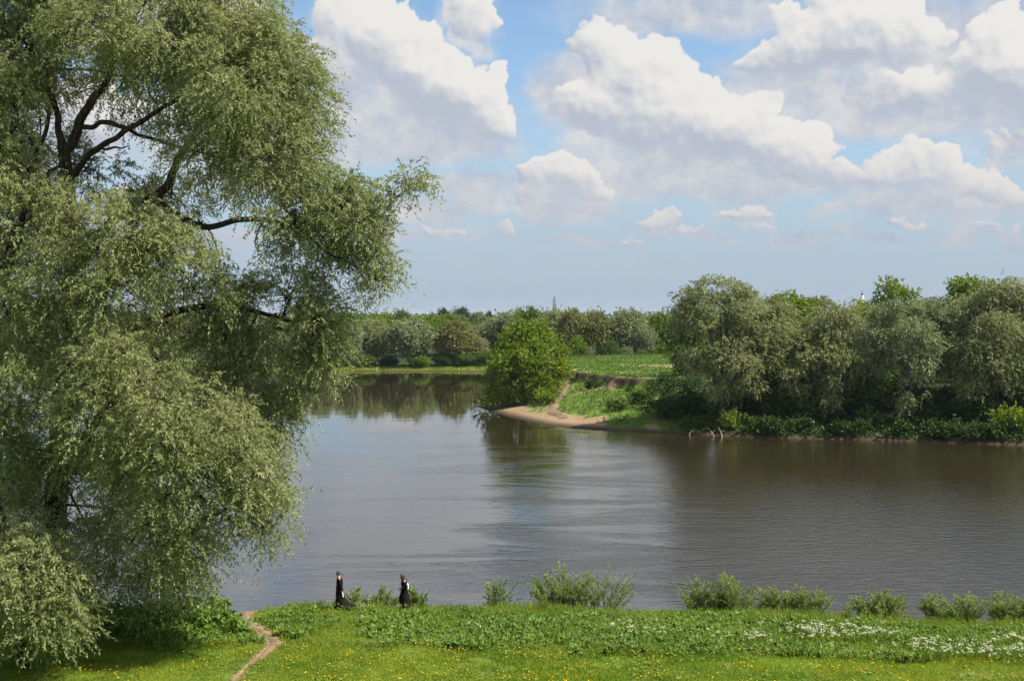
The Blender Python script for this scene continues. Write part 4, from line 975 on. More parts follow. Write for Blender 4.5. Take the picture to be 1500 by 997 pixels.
def box(a, lo, hi):
    lo = np.array(lo, float); hi = np.array(hi, float)
    V = np.array([[(hi if i & 1 else lo)[0], (hi if i & 2 else lo)[1], (hi if i & 4 else lo)[2]] for i in range(8)])
    a.add(V, np.array([[0, 2, 3, 1], [4, 5, 7, 6], [0, 1, 5, 4], [2, 6, 7, 3], [0, 4, 6, 2], [1, 3, 7, 5]]))
M['steel'] = plain_mat('grey steel', (0.16, 0.18, 0.20), 0.6, metal=0.3)
mb = np.array([P(812, 0, 760)[0], 760, 5.0]); a = Acc(); hm = CAMZ - (434 - 463) / F * 760 - 5
for sx, sy in ((1, 1), (1, -1), (-1, -1), (-1, 1)):
    a.add(*tube(np.array([[sx * 1.5, sy * 1.5, 0], [sx * 0.55, sy * 0.55, hm * 0.8], [sx * 0.08, sy * 0.08, hm]]), np.array([0.26, 0.24, 0.18]), 5))
for k in range(14):
    z0, z1 = hm * 0.8 * k / 14, hm * 0.8 * (k + 1) / 14
    w0, w1 = 1.5 - 0.95 * k / 14, 1.5 - 0.95 * (k + 1) / 14
    cs = ((1, 1), (1, -1), (-1, -1), (-1, 1))
    for q in range(4):
        c0, c1 = cs[q], cs[(q + 1) % 4]
        a.add(*tube(np.array([[c0[0] * w0, c0[1] * w0, z0], [c1[0] * w1, c1[1] * w1, z1]]), np.array([0.13, 0.13]), 4))
for z in (0.70, 0.82, 0.9):
    a.add(*tube(np.array([[-1.6, 0, hm * z], [1.6, 0, hm * z]]), np.array([0.09, 0.09]), 4))
mo = link('lattice_mast', a.mesh('lattice mast', M['steel'], smooth=False)); mo.location = mb
tag(mo, 'thin grey steel lattice mast rising over the distant trees', 'mast')

sbase = np.array([P(1263, 0, 600)[0], 600, 6.0]); zt = CAMZ - (427 - 463) / F * 600 - 6
sp_ = tag(empty('church_tower', sbase), 'white church spire tip with dark finial peeking above the right bank trees', 'church tower')
def lathe(a, prof, sides=20, c=(0, 0)):
    ang = np.arange(sides) / sides * 2 * pi
    V = np.array([[[c[0] + r * math.cos(t), c[1] + r * math.sin(t), z] for t in ang] for r, z in prof])
    idx = np.arange(len(prof) * sides).reshape(len(prof), sides)
    a.add(V.reshape(-1, 3), np.stack([idx[:-1], np.roll(idx, -1, 1)[:-1], np.roll(idx, -1, 1)[1:], idx[1:]], -1).reshape(-1, 4))
M['plaster'] = plain_mat('white plaster', (0.8, 0.8, 0.78), 0.7, (0.72, 0.72, 0.7), scale=0.8)
M['dome'] = plain_mat('dark blue dome', (0.05, 0.06, 0.14), 0.4, metal=0.3)
a = Acc(); box(a, (-2.2, -2.2, 0), (2.2, 2.2, zt - 10)); lathe(a, [(1.9, zt - 10), (1.9, zt - 6.2), (2.1, zt - 6.1), (2.1, zt - 5.7), (1.5, zt - 5.6), (0.95, zt - 3.4), (0.6, zt - 1.9), (0.55, zt - 1.7)])
link('tower', a.mesh('tower', M['plaster'], smooth=False), sp_)
a = Acc(); lathe(a, [(0.3, zt - 1.7), (0.62, zt - 1.45), (0.68, zt - 1.2), (0.5, zt - 0.85), (0.15, zt - 0.6), (0.06, zt - 0.4)])
link('cupola', a.mesh('cupola', M['dome']), sp_)
a = Acc(); box(a, (-0.05, -0.05, zt - 0.45), (0.05, 0.05, zt + 0.7)); box(a, (-0.3, -0.04, zt + 0.2), (-0.05, 0.04, zt + 0.3)); box(a, (0.05, -0.04, zt + 0.2), (0.3, 0.04, zt + 0.3))
link('cross', a.mesh('cross', M['dome'], smooth=False), sp_)

# ----------------------------------------------------------------- the two walkers
M['skin'] = plain_mat('skin', (0.42, 0.235, 0.165), 0.5, (0.36, 0.20, 0.14), scale=4)
M['cloth'] = plain_mat('black cloth', (0.009, 0.008, 0.008), 0.85, (0.013, 0.012, 0.012), scale=3, bump=0.3, spec=0.1)
M['hair1'] = plain_mat('short dark hair', (0.035, 0.025, 0.020), 0.6, (0.06, 0.045, 0.038), scale=40)
M['hair2'] = plain_mat('brown hair', (0.085, 0.040, 0.022), 0.6, (0.055, 0.026, 0.015), scale=30)
M['linen'] = plain_mat('white cloth', (0.78, 0.78, 0.76), 0.8, (0.7, 0.7, 0.69), scale=10, bump=0.2)
M['shoe'] = plain_mat('black leather', (0.02, 0.018, 0.016), 0.4)
def skin_body(name, verts, edges, mat, parent):
    me = bpy.data.meshes.new(name)
    bm = bmesh.new(); ly = bm.verts.layers.skin.verify()
    bv = [bm.verts.new(v[:3]) for v in verts]
    for e in edges: bm.edges.new((bv[e[0]], bv[e[1]]))
    for i, v in enumerate(bv):
        r = verts[i][3]; v[ly].radius = r if isinstance(r, tuple) else (r, r); v[ly].use_root = (i == 0)
    bm.to_mesh(me); bm.free(); me.materials.append(mat)
    o = link(name, me, parent)
    sk = o.modifiers.new('skin', 'SKIN'); sk.use_smooth_shade = True
    sb = o.modifiers.new('sub', 'SUBSURF'); sb.levels = 1; sb.render_levels = 2
    return o
def arm_chain(V, E, start, sh, el, wr, palm_dir, side):
    """shoulder, elbow, wrist, palm and five bent fingers"""
    def add(p, r, par):
        V.append((p[0], p[1], p[2], r)); E.append((par, len(V) - 1)); return len(V) - 1
    i = add(sh, 0.062, start); i = add(el, 0.046, i); w = add(wr, 0.030, i)
    pd = unit(np.array(palm_dir, float)); wr = np.array(wr); sd = unit(np.cross(pd, np.array([0, 1, 0.0]))) if abs(pd[1]) < 0.8 else np.array([1.0, 0, 0])
    pm = add(wr + pd * 0.06, (0.040, 0.022), w)
    curl = np.array([-0.012, -side * 0.018, 0.0])
    for k, ln in enumerate((0.065, 0.078, 0.072, 0.055)):
        off = sd * (k - 1.5) * 0.021
        k1 = add(wr + pd * 0.098 + off, 0.0105, pm)
        k2 = add(wr + pd * (0.098 + ln * 0.5) + off + curl * 0.5, 0.0095, k1)
        add(wr + pd * (0.098 + ln * 0.92) + off + curl * 1.8, 0.0075, k2)
    t1 = add(wr + pd * 0.045 - sd * 0.040, 0.012, pm); add(wr + pd * 0.090 - sd * 0.058 + curl * 0.6, 0.0095, t1)
def person_body(parent, hp, chest, neck, head, face, feet, arms):
    V = [(hp[0], 0, hp[2], (0.13, 0.16))]; E = []
    def add(p, r, par):
        V.append((p[0], p[1], p[2], r)); E.append((par, len(V) - 1)); return len(V) - 1
    hp = np.array(hp, float); chest = np.array(chest, float); neck = np.array(neck, float); head = np.array(head, float); face = unit(np.array(face, float))
    wv = add((hp + chest) / 2, (0.11, 0.14), 0); ch = add(chest, (0.12, 0.17), wv)
    nk = add(neck, 0.056, ch); up = unit(head - neck)
    jaw = add(neck + up * 0.075 + face * 0.03, (0.066, 0.062), nk)
    sk = add(head, (0.098, 0.080), jaw); add(head + up * 0.075 - face * 0.012, (0.075, 0.062), sk)
    nose = add(head + face * 0.100 - up * 0.018, 0.012, sk); add(head + face * 0.116 - up * 0.034, 0.012, nose)
    for s in (-1, 1):
        kn = add((feet[s][1]), 0.062, add((hp[0], s * 0.10, hp[2] - 0.06), 0.095, 0)); an = add(feet[s][2], 0.042, kn)
        an_ = np.array(feet[s][2]); add(an_ + np.array([-0.17, 0, -0.045]), (0.035, 0.028), an)
    for s in (-1, 1):
        sh, el, wr, pd = arms[s]; arm_chain(V, E, ch, sh, el, wr, pd, s)
    o = skin_body('body', V, E, M['skin'], parent)
    hd = head
    for s in (-1, 1):                          # eyes and ears sit on the head
        a = Acc(); lathe(a, [(0.001, -0.011), (0.008, -0.008), (0.011, 0), (0.008, 0.008), (0.001, 0.011)], 8)
        e = link('eye', a.mesh('eye', M['shoe']), o); e.location = hd + face * 0.086 + np.array([0, s * 0.032, 0.0]) + up * 0.004
        a = Acc(); lathe(a, [(0.001, -0.032), (0.016, -0.024), (0.020, 0.004), (0.017, 0.022), (0.001, 0.032)], 8)
        e = link('ear', a.mesh('ear', M['skin']), o); e.location = hd + np.array([0.012, s * 0.079, -0.008]); e.scale = (1, 0.5, 1)
    a = Acc(); a.add(*tube(np.array([hd + face * 0.088 - up * 0.062 + np.array([0, y, 0]) for y in (-0.022, 0, 0.022)]), np.array([0.004, 0.007, 0.004]), 6))
    link('mouth', a.mesh('mouth', M['root']), o)
    return o
def loft(rings, sides=40, pleat=0.0, npl=11, hemlift=0.0):
    """rings of (cx, cy, z, rx, ry); folds grow towards the hem"""
    ang = np.arange(sides) / sides * 2 * pi
    n = len(rings); V = []
    for k, (cx, cy, z, rx, ry) in enumerate(rings):
        f = 1 + pleat * (1 - k / (n - 1)) ** 1.5 * (0.6 * np.sin(ang * npl + 0.5 * k) + 0.4 * np.sin(ang * (npl * 2 - 3) + 1))
        V.append(np.stack([cx + rx * np.cos(ang) * f, cy + ry * np.sin(ang) * f, z + hemlift * (1 - k / (n - 1)) ** 3 * np.maximum(0, np.cos(ang)) ** 2], 1))
    idx = np.arange(n * sides).reshape(n, sides)
    return np.concatenate(V), np.stack([idx[:-1], np.roll(idx, -1, 1)[:-1], np.roll(idx, -1, 1)[1:], idx[1:]], -1).reshape(-1, 4)
def smooth_rings(r, m=4):
    r = np.array(r, float); return [tuple(x) for x in curve_nd(r, m)]
def curve_nd(p, n):
    q = np.vstack([2 * p[0] - p[1], p, 2 * p[-1] - p[-2]]); out = []
    for i in range(1, len(q) - 2):
        t = np.linspace(0, 1, n, endpoint=False)[:, None]
        out.append(0.5 * ((2 * q[i]) + (-q[i - 1] + q[i + 1]) * t + (2 * q[i - 1] - 5 * q[i] + 4 * q[i + 1] - q[i + 2]) * t ** 2 + (-q[i - 1] + 3 * q[i] - 3 * q[i + 1] + q[i + 2]) * t ** 3))
    out.append(q[-2][None]); return np.concatenate(out)
def shoes(parent, feet):
    for s in (-1, 1):
        an = np.array(feet[s][2]); a = Acc()
        a.add(*tube(curve([an + np.array([0.045, 0, -0.03]), an + np.array([-0.03, 0, -0.03]), an + np.array([-0.12, 0, -0.045]), an + np.array([-0.20, 0, -0.055])], 4), np.interp(np.arange(13), [0, 3, 8, 12], [0.035, 0.052, 0.045, 0.022]), 10))
        link('shoe', a.mesh('shoe', M['shoe']), parent)
def sleeve(parent, sh, el, wr):
    a = Acc(); c = curve([sh, el, wr], 7)
    a.add(*tube(c, np.linspace(0.088, 0.058, len(c)) * (1 + 0.06 * np.sin(np.arange(len(c)) * 1.9)), 12)); link('sleeve', a.mesh('sleeve', M['cloth']), parent)

# left walker: long black cassock swinging out behind, short hair
b1 = gbase(497, 57.75)
pr = tag(empty('person', b1), 'person in a long black cassock with a sweeping hem walking left, short dark hair', 'person', 'two walkers in black on the bank')
feet = {-1: [None, (-0.12, -0.10, 0.52), (-0.13, -0.09, 0.085)], 1: [None, (0.06, 0.10, 0.50), (0.30, 0.09, 0.10)]}
arms = {-1: [(0.02, -0.19, 1.46), (0.10, -0.235, 1.20), (0.15, -0.20, 0.97), (0.12, 0.05, -1)], 1: [(0.02, 0.19, 1.46), (0.07, 0.24, 1.20), (0.06, 0.23, 0.96), (-0.1, 0, -1)]}
person_body(pr, (0, 0, 0.98), (0.01, 0, 1.38), (-0.025, 0, 1.55), (-0.060, 0, 1.70), (-1, 0, -0.25), feet, arms)
shoes(pr, feet)
V, Qs = loft(smooth_rings([(0.27, 0, 0.06, 0.53, 0.30), (0.19, 0, 0.20, 0.42, 0.28), (0.08, 0, 0.40, 0.265, 0.26), (0.03, 0, 0.70, 0.20, 0.235), (0.01, 0, 1.0, 0.165, 0.215), (0.01, 0, 1.15, 0.145, 0.19), (0.015, 0, 1.35, 0.150, 0.21), (0.01, 0, 1.47, 0.125, 0.19), (-0.01, 0, 1.525, 0.075, 0.09)]), pleat=0.10, hemlift=0.10)
link('cassock', mesh_data('cassock', V, Qs, M['cloth'], smooth=True), pr)
for s in (-1, 1): sleeve(pr, *arms[s][:3])
V, Qs = loft([(-0.022, 0, 1.520, 0.066, 0.070), (-0.026, 0, 1.56, 0.062, 0.064)], 20)
link('collar', mesh_data('collar', V, Qs, M['linen'], smooth=True), pr)
def hair_cap(parent, c, r, mat, z0=-0.2, back=0.35, name='hair'):
    V = []; n1, n2 = 14, 24
    for i in range(n1):
        for j in range(n2):
            t = i / (n1 - 1); ph = j / n2 * 2 * pi
            lim = pi * (0.42 + back * max(0, math.cos(ph)) ** 0.7) if math.cos(ph) > 0 else pi * (0.42 - 0.10 * -math.cos(ph))
            th = t * lim; k = 1 + 0.02 * math.sin(ph * 9 + i)
            V.append((c[0] + r[0] * k * math.sin(th) * math.cos(ph), c[1] + r[1] * k * math.sin(th) * math.sin(ph), c[2] + r[2] * k * math.cos(th)))
    idx = np.arange(n1 * n2).reshape(n1, n2)
    Qs = np.stack([idx[:-1], np.roll(idx, -1, 1)[:-1], np.roll(idx, -1, 1)[1:], idx[1:]], -1).reshape(-1, 4)
    link(name, mesh_data(name, np.array(V), Qs, mat, smooth=True), parent)
hair_cap(pr, (-0.050, 0, 1.715), (0.118, 0.095, 0.108), M['hair1'], back=0.22)
# papers carried in the near hand
a = Acc(); a.add(*tube(np.array([[0, 0, 0.10], [0.01, 0, -0.02], [0.03, 0, -0.15]]), np.array([0.034, 0.037, 0.035]), 10))
pp = link('paper_roll', a.mesh('paper roll', M['linen'])); pp.location = b1 + np.array([0.175, -0.215, 0.80]); tag(pp, 'small white roll held low in the hand of the left walker', 'paper')

# right walker: shoulder length brown hair, black coat over a long skirt, bending slightly forward
b2 = gbase(592, 57.75)
pq = tag(empty('person', b2), 'person with shoulder length brown hair in a black top and long skirt', 'person', 'two walkers in black on the bank')
feet = {-1: [None, (-0.03, -0.10, 0.50), (0.02, -0.09, 0.085)], 1: [None, (0.0, 0.10, 0.50), (0.16, 0.09, 0.09)]}
arms = {-1: [(0.03, -0.18, 1.33), (0.13, -0.25, 1.10), (-0.06, -0.17, 0.985), (-1, 0.25, -0.3)], 1: [(0.02, 0.18, 1.33), (0.09, 0.25, 1.10), (-0.07, 0.14, 0.99), (-1, -0.25, -0.3)]}
person_body(pq, (0.03, 0, 0.93), (-0.01, 0, 1.27), (-0.05, 0, 1.42), (-0.095, 0, 1.555), (-1, 0, -0.45), feet, arms)
shoes(pq, feet)
V, Qs = loft(smooth_rings([(0.05, 0, 0.06, 0.24, 0.25), (0.03, 0, 0.30, 0.23, 0.25), (0.0, 0, 0.55, 0.24, 0.24), (0.01, 0, 0.78, 0.20, 0.22), (0.03, 0, 0.98, 0.155, 0.175)]), pleat=0.10, npl=9)
link('skirt', mesh_data('skirt', V, Qs, M['cloth'], smooth=True), pq)
V, Qs = loft(smooth_rings([(0.035, 0, 0.90, 0.175, 0.195), (0.02, 0, 1.05, 0.145, 0.17), (0.0, 0, 1.22, 0.150, 0.195), (-0.01, 0, 1.34, 0.13, 0.185), (-0.04, 0, 1.41, 0.07, 0.09)]), pleat=0.03)
link('jacket', mesh_data('jacket', V, Qs, M['cloth'], smooth=True), pq)
for s in (-1, 1): sleeve(pq, *arms[s][:3])
hair_cap(pq, (-0.080, 0, 1.57), (0.128, 0.112, 0.118), M['hair2'], back=0.40)
V, Qs = loft(smooth_rings([(-0.02, 0, 1.33, 0.085, 0.125), (-0.03, 0, 1.42, 0.098, 0.125), (-0.045, 0, 1.52, 0.098, 0.118), (-0.06, 0, 1.60, 0.085, 0.10)]), pleat=0.08, npl=13)
link('long_hair', mesh_data('long hair', V, Qs, M['hair2'], smooth=True), pq)
# white bag on the back
bg = tag(empty('shoulder_bag', b2 + np.array([0.17, 0.02, 1.10])), 'white cloth bag hanging at the back of the long haired walker', 'bag')
V, Qs = loft(smooth_rings([(0.0, 0, -0.15, 0.015, 0.08), (0.0, 0, -0.13, 0.035, 0.11), (0.0, 0, -0.05, 0.04, 0.115), (0.0, 0, 0.08, 0.035, 0.11), (-0.01, 0, 0.13, 0.02, 0.10), (-0.01, 0, 0.15, 0.005, 0.02)]), 24)
link('pouch', mesh_data('pouch', V, Qs, M['linen'], smooth=True), bg)
a = Acc(); a.add(*tube(curve([(-0.01, -0.1, 0.13), (-0.06, -0.17, 0.02), (-0.15, -0.205, -0.08), (-0.2, -0.17, 0.06), (-0.16, -0.10, 0.24), (-0.03, -0.02, 0.2)], 6), 0.015, 6))
link('strap', a.mesh('strap', M['linen']), bg)

# ----------------------------------------------------------------- sky, sun, camera
SUN_AZ, SUN_EL = radians(104), radians(52)       # clockwise from the view direction
sun = bpy.data.lights.new('sun', 'SUN'); sun.energy = 4.8; sun.angle = radians(0.55); sun.color = (1.0, 0.93, 0.81)
so = bpy.data.objects.new('sun', sun); COL.objects.link(so)
sd = np.array([math.sin(SUN_AZ) * math.cos(SUN_EL), math.cos(SUN_AZ) * math.cos(SUN_EL), math.sin(SUN_EL)])
from mathutils import Vector
so.rotation_euler = Vector(sd).to_track_quat('Z', 'Y').to_euler()

def perlin2(x, y, seed=0):
    xi = np.floor(x).astype(np.int64); yi = np.floor(y).astype(np.int64); fx = x - xi; fy = y - yi
    def g(a, b, dx, dy):
        n = (a * 374761393 + b * 668265263 + seed * 974634777) & 0x7fffffff
        n = ((n ^ (n >> 13)) * 1274126177) & 0x7fffffff; n = (n ^ (n >> 16)) & 0xffff
        t = n * (2 * math.pi / 65536); return np.cos(t) * dx + np.sin(t) * dy
    u = fx * fx * fx * (fx * (fx * 6 - 15) + 10); v = fy * fy * fy * (fy * (fy * 6 - 15) + 10)
    a = g(xi, yi, fx, fy); b = g(xi + 1, yi, fx - 1, fy); c = g(xi, yi + 1, fx, fy - 1); d = g(xi + 1, yi + 1, fx - 1, fy - 1)
    return (a * (1 - u) + b * u) * (1 - v) + (c * (1 - u) + d * u) * v
def fbm(x, y, octv=5, rough=0.5, seed=0, billow=False):
    s = 0; a = 1.0; t = 0
    for o in range(octv):
        n = perlin2(x * 2 ** o + o * 17.3, y * 2 ** o - o * 9.1, seed + o)
        s = s + a * ((1 - np.abs(n) * 2.6) if billow else n * 1.5); t += a; a *= rough
    return s / t
def sstep(x, a, b):
    t = np.clip((x - a) / (b - a), 0, 1); return t * t * (3 - 2 * t)
# heaps: px, py, rx, ry, crispness (1 = sunlit cauliflower heap, 0 = soft grey body)
HEAPS = [(545, 50, 75, 62, 1), (490, 95, 70, 50, .9), (600, 95, 75, 60, 1), (655, 135, 78, 62, 1), (715, 165, 52, 52, 1), (560, 170, 120, 55, .3), (625, 205, 140, 32, .25), (690, 25, 44, 42, .5), (455, 150, 70, 60, .3), (500, 210, 110, 26, .15),
    (872, 65, 50, 50, 1), (930, 105, 78, 58, 1), (965, 160, 88, 60, 1), (880, 150, 60, 60, .5), (830, 130, 42, 35, .4), (1040, 195, 80, 62, .9), (1105, 200, 60, 45, 1), (1165, 225, 66, 46, 1), (1220, 262, 44, 24, 1), (970, 235, 150, 40, .3), (1090, 262, 130, 26, .2), (900, 262, 90, 24, .15),
    (820, 255, 46, 38, 1), (858, 284, 46, 26, 1), (800, 292, 40, 24, .5), (835, 310, 60, 16, .2),
    (1165, 70, 80, 58, .6), (1130, 110, 70, 30, .2), (1260, 45, 110, 70, .55), (1345, 130, 110, 40, .5), (1390, 60, 130, 70, .4), (1485, 100, 110, 80, .45), (1240, 140, 160, 32, .3), (1420, 165, 150, 32, .15), (1000, 18, 150, 32, .3), (1300, 180, 130, 16, .1),
    (1295, 250, 44, 36, 1), (1345, 250, 46, 38, 1), (1405, 272, 58, 30, 1), (1462, 276, 46, 28, 1), (1370, 295, 120, 16, .2), (1482, 215, 38, 24, .9), (1380, 297, 18, 8, .8),
    (1100, 306, 55, 16, .7), (968, 316, 36, 16, .65), (985, 336, 50, 9, .5), (1110, 328, 46, 9, .5), (745, 335, 16, 11, .6), (650, 338, 50, 10, .5), (600, 312, 70, 14, .35), (1240, 315, 50, 9, .5), (1335, 328, 32, 9, .5), (930, 345, 40, 8, .5), (1050, 350, 34, 6, .4), (840, 352, 60, 7, .3), (1160, 358, 50, 6, .35), (1290, 352, 40, 6, .4), (1400, 350, 40, 8, .4), (560, 350, 60, 8, .3), (700, 300, 60, 14, .4), (1450, 330, 40, 10, .45), (1490, 350, 20, 10, .4), (690, 270, 90, 14, .2), (1180, 345, 60, 6, .2), (1410, 325, 22, 12, .3),
    (500, -140, 150, 60, .6), (820, -180, 170, 60, .35), (1150, -130, 190, 60, .4), (1450, -200, 160, 70, .6), (200, -170, 170, 70, .4), (650, -330, 200, 80, .4), (1000, -350, 220, 90, .35), (1350, -420, 200, 90, .5), (350, -420, 200, 90, .5), (800, -560, 260, 80, .35), (60, -300, 160, 80, .5),
    (250, 30, 150, 70, .8), (120, 170, 150, 60, .6), (330, 230, 110, 35, .3), (1600, 180, 90, 60, .6), (40, 330, 160, 24, .3), (1640, 60, 120, 70, .4), (-100, 100, 140, 90, .7), (-60, 290, 90, 20, .4), (1650, 300, 90, 24, .6), (330, 340, 60, 10, .3), (180, 290, 60, 20, .5)]
def clouds(U, V, du, dv):
    """U, V in hundreds of photo pixels from the point straight ahead; returns cover and sunlit share"""
    rg = np.random.default_rng(3)
    wx = fbm(U * 0.9, V * 0.9, 5, 0.55, 5); wy = fbm(U * 0.9 + 40, V * 0.9, 5, 0.55, 9)
    u = U + 0.46 * wx; v = V + 0.38 * wy
    Hh = np.zeros_like(U); soft = np.zeros_like(U)
    u1 = U[0]; v1 = V[:, 0]
    body = np.zeros_like(U); veil = np.zeros_like(U)
    for (px, py, rx, ry, cr) in HEAPS:
        a = math.atan((px - 750) / F); e = math.atan((463 - py) / F * math.cos(a)); cx, cy = a * 18, e * 18; rx, ry = rx / 100, ry / 100
        r2 = ((u - cx) / (rx * 1.15)) ** 2 + ((v - cy) / np.where(v < cy, ry * 1.2, ry * 1.3)) ** 2
        if cr < 0.45:                                  # a soft grey body
            body = 1 - (1 - body) * (1 - (0.72 + 0.6 * min(cr, .4)) * (1 - sstep(np.sqrt(r2) + 0.30 * wy, 0.45, 1.35)))
            continue
        r3 = ((u - cx) / (rx * 1.1)) ** 2 + ((v - cy + ry * 0.3) / (ry * 1.1)) ** 2
        veil = np.maximum(veil, 0.95 * (1 - sstep(np.sqrt(r3), 0.55, 1.35)))
        balls = [(cx, cy, rx * 0.72, ry * 0.72)]
        n = int(14 + 22 * cr)
        for k in range(n):
            t = rg.random() * 2 * math.pi; q = 0.50 + 0.30 * rg.random()
            bx = cx + rx * q * math.cos(t); by = cy + ry * q * math.sin(t) * (1.0 if math.sin(t) > 0 else 0.5)
            s = (0.14 + 0.20 * rg.random()) * min(rx, ry * 1.3)
            balls.append((bx, by, s * 1.15, s))
            for j in range(5):
                t2 = rg.random() * 2 * math.pi; s2 = s * (0.25 + 0.35 * rg.random()); balls.append((bx + s * math.cos(t2), by + s * 0.9 * math.sin(t2), s2 * 1.1, s2))
        for (bx, by, sx, sy) in balls:
            i0, i1 = np.searchsorted(u1, [bx - sx - .6, bx + sx + .6]); j0, j1 = np.searchsorted(v1, [by - sy - .5, by + sy + .5])
            if i0 >= i1 or j0 >= j1: continue
            uu = u[j0:j1, i0:i1]; vv = v[j0:j1, i0:i1]
            d2 = ((uu - bx) / sx) ** 2 + ((vv - by) / sy) ** 2
            h = np.sqrt(np.maximum(0, 1 - d2)) * min(sx, sy)
            Hc = Hh[j0:j1, i0:i1]; kk = 0.04
            Hh[j0:j1, i0:i1] = np.where(np.minimum(Hc, h) > 0, np.maximum(Hc, h) + kk * np.exp(-np.abs(Hc - h) / kk), np.maximum(Hc, h))
    bl = fbm(U * 2.4, V * 2.4, 6, 0.60, 31, billow=True); fn = fbm(U * 6, V * 6, 5, 0.62, 51); md = fbm(U * 1.6, V * 2.2, 5, 0.6, 71)
    Hd = Hh * (1 + 0.34 * bl) + 0.05 * bl * (Hh > 0) + 0.075 * fn * (Hh > 0)
    def blur(A, n):
        for ax in (0, 1):
            c = np.cumsum(np.concatenate([np.repeat(A.take([0], ax), n + 1, ax), A, np.repeat(A.take([-1], ax), n, ax)], ax), ax)
            A = (c.take(range(2 * n + 1, c.shape[ax]), ax) - c.take(range(0, c.shape[ax] - 2 * n - 1), ax)) / (2 * n + 1)
        return A
    px_ = 1.25 / (100 * du)                                 # a photograph pixel in grid steps
    Hs = blur(Hd, 1); H4 = blur(Hs, max(2, int(4 * px_))); H12 = blur(blur(Hs, int(14 * px_)), int(14 * px_)); H30 = blur(blur(Hs, int(34 * px_)), int(30 * px_))
    def slope(A):
        gy, gx = np.gradient(A, dv, du); return -(gx * 0.55 + gy * 0.85)
    rel = 0.16 * slope(blur(Hs, 2)) + 0.34 * slope(H4) + 0.75 * slope(H12) + 1.3 * slope(H30)
    light = 0.46 + 0.42 * rel + 0.30 * md + 0.20 * fn + 0.18 * bl + 0.35 * (Hs - H12)
    gyy = np.gradient(H12, dv, axis=0)
    bottom = sstep(gyy + 0.5 * np.gradient(H30, dv, axis=0), 0.05, 0.55)
    light = np.clip(light, 0, 1)
    light = 0.35 * light + 0.65 * light * light * (3 - 2 * light)
    edge = 0.12 + 0.34 * bottom
    band = sstep(V, 0.35, 1.1) * (1 - sstep(V, 1.9, 3.2)); st = sstep(fbm(U * 0.45, V * 1.9, 6, 0.58, 120) + 0.15 * fn, -0.05, 0.55)
    hard = sstep(Hd + 0.02 * fn, 0.0, edge)
    soft = np.clip(np.maximum(body, 0) * (1.0 + 0.35 * md), 0, 0.96)
    soft = 1 - (1 - soft) * (1 - np.clip(veil * sstep(md + 0.5 + 0.2 * fn, 0.1, 0.9), 0, .9))
    soft = 1 - (1 - soft) * (1 - 0.80 * st * band)
    slight = np.clip(0.30 + 0.60 * md + 0.22 * fn + 0.5 * (v * 0 + fbm(U * .5, V * .8, 3, .5, 91)), 0, 0.8)
    alpha = 1 - (1 - hard) * (1 - soft)
    light = (light * hard + slight * soft * (1 - hard)) / np.maximum(alpha, 1e-3)
    return np.clip(alpha, 0, 1), np.clip(light, 0, 1)

STR = 0.10
def clear_sky(b, D):
    """blue sky with pale air low over the horizon; the same for the world and for the sky that carries the clouds"""
    sep = b.n.new('ShaderNodeSeparateXYZ'); b.put(sep.inputs[0], D)
    nish = b.n.new('ShaderNodeTexSky'); nish.sky_type = 'NISHITA'; nish.sun_disc = False
    nish.sun_elevation = SUN_EL; nish.sun_rotation = SUN_AZ; nish.air_density = 1.0; nish.dust_density = 0.3; nish.ozone_density = 2.0; nish.altitude = 100
    b.put(nish.inputs['Vector'], D)
    col = b.mix(1.0, (0, 0, 0), b.v('MULTIPLY', nish.outputs[0], (STR * 0.80, STR * 0.86, STR * 0.88)))
    col = b.mix(b.ss(sep.outputs[2], 0.24, 0.0, 0.0, 0.94), col, (0.212, 0.265, 0.336))
    return col, sep.outputs[2]
w = bpy.data.worlds.new('World'); SC.world = w; w.use_nodes = True
w.node_tree.nodes.clear(); b = NB(w.node_tree)
tc = b.n.new('ShaderNodeTexCoord')
col, _ = clear_sky(b, b.v('NORMALIZE', tc.outputs['Generated']))
sp3 = b.n.new('ShaderNodeSeparateXYZ'); b.put(sp3.inputs[0], tc.outputs['Generated'])
cf = b.m('MULTIPLY', b.ss(b.noise(tc.outputs['Generated'], 2.4, 2, 0.5), 0.38, 0.58), b.m('MULTIPLY', b.m('MAXIMUM', b.ss(sp3.outputs[1], 0.55, 0.25), b.ss(sp3.outputs[2], 0.50, 0.60)), b.ss(sp3.outputs[2], 0.0, 0.12)))
col = b.mix(b.m('MULTIPLY', cf, 0.8), col, (0.42, 0.42, 0.43))  # unseen cloud cover added behind and overhead to whiten the fill light
bgn = b.n.new('ShaderNodeBackground'); bgn.inputs['Strength'].default_value = STR
b.put(bgn.inputs['Color'], b.v('MULTIPLY', col, (1 / STR, 1 / STR, 1 / STR)))
wo = b.n.new('ShaderNodeOutputWorld'); b.l.new(bgn.outputs[0], wo.inputs[0])
w.cycles.sampling_method = 'MANUAL'; w.cycles.sample_map_resolution = 1024

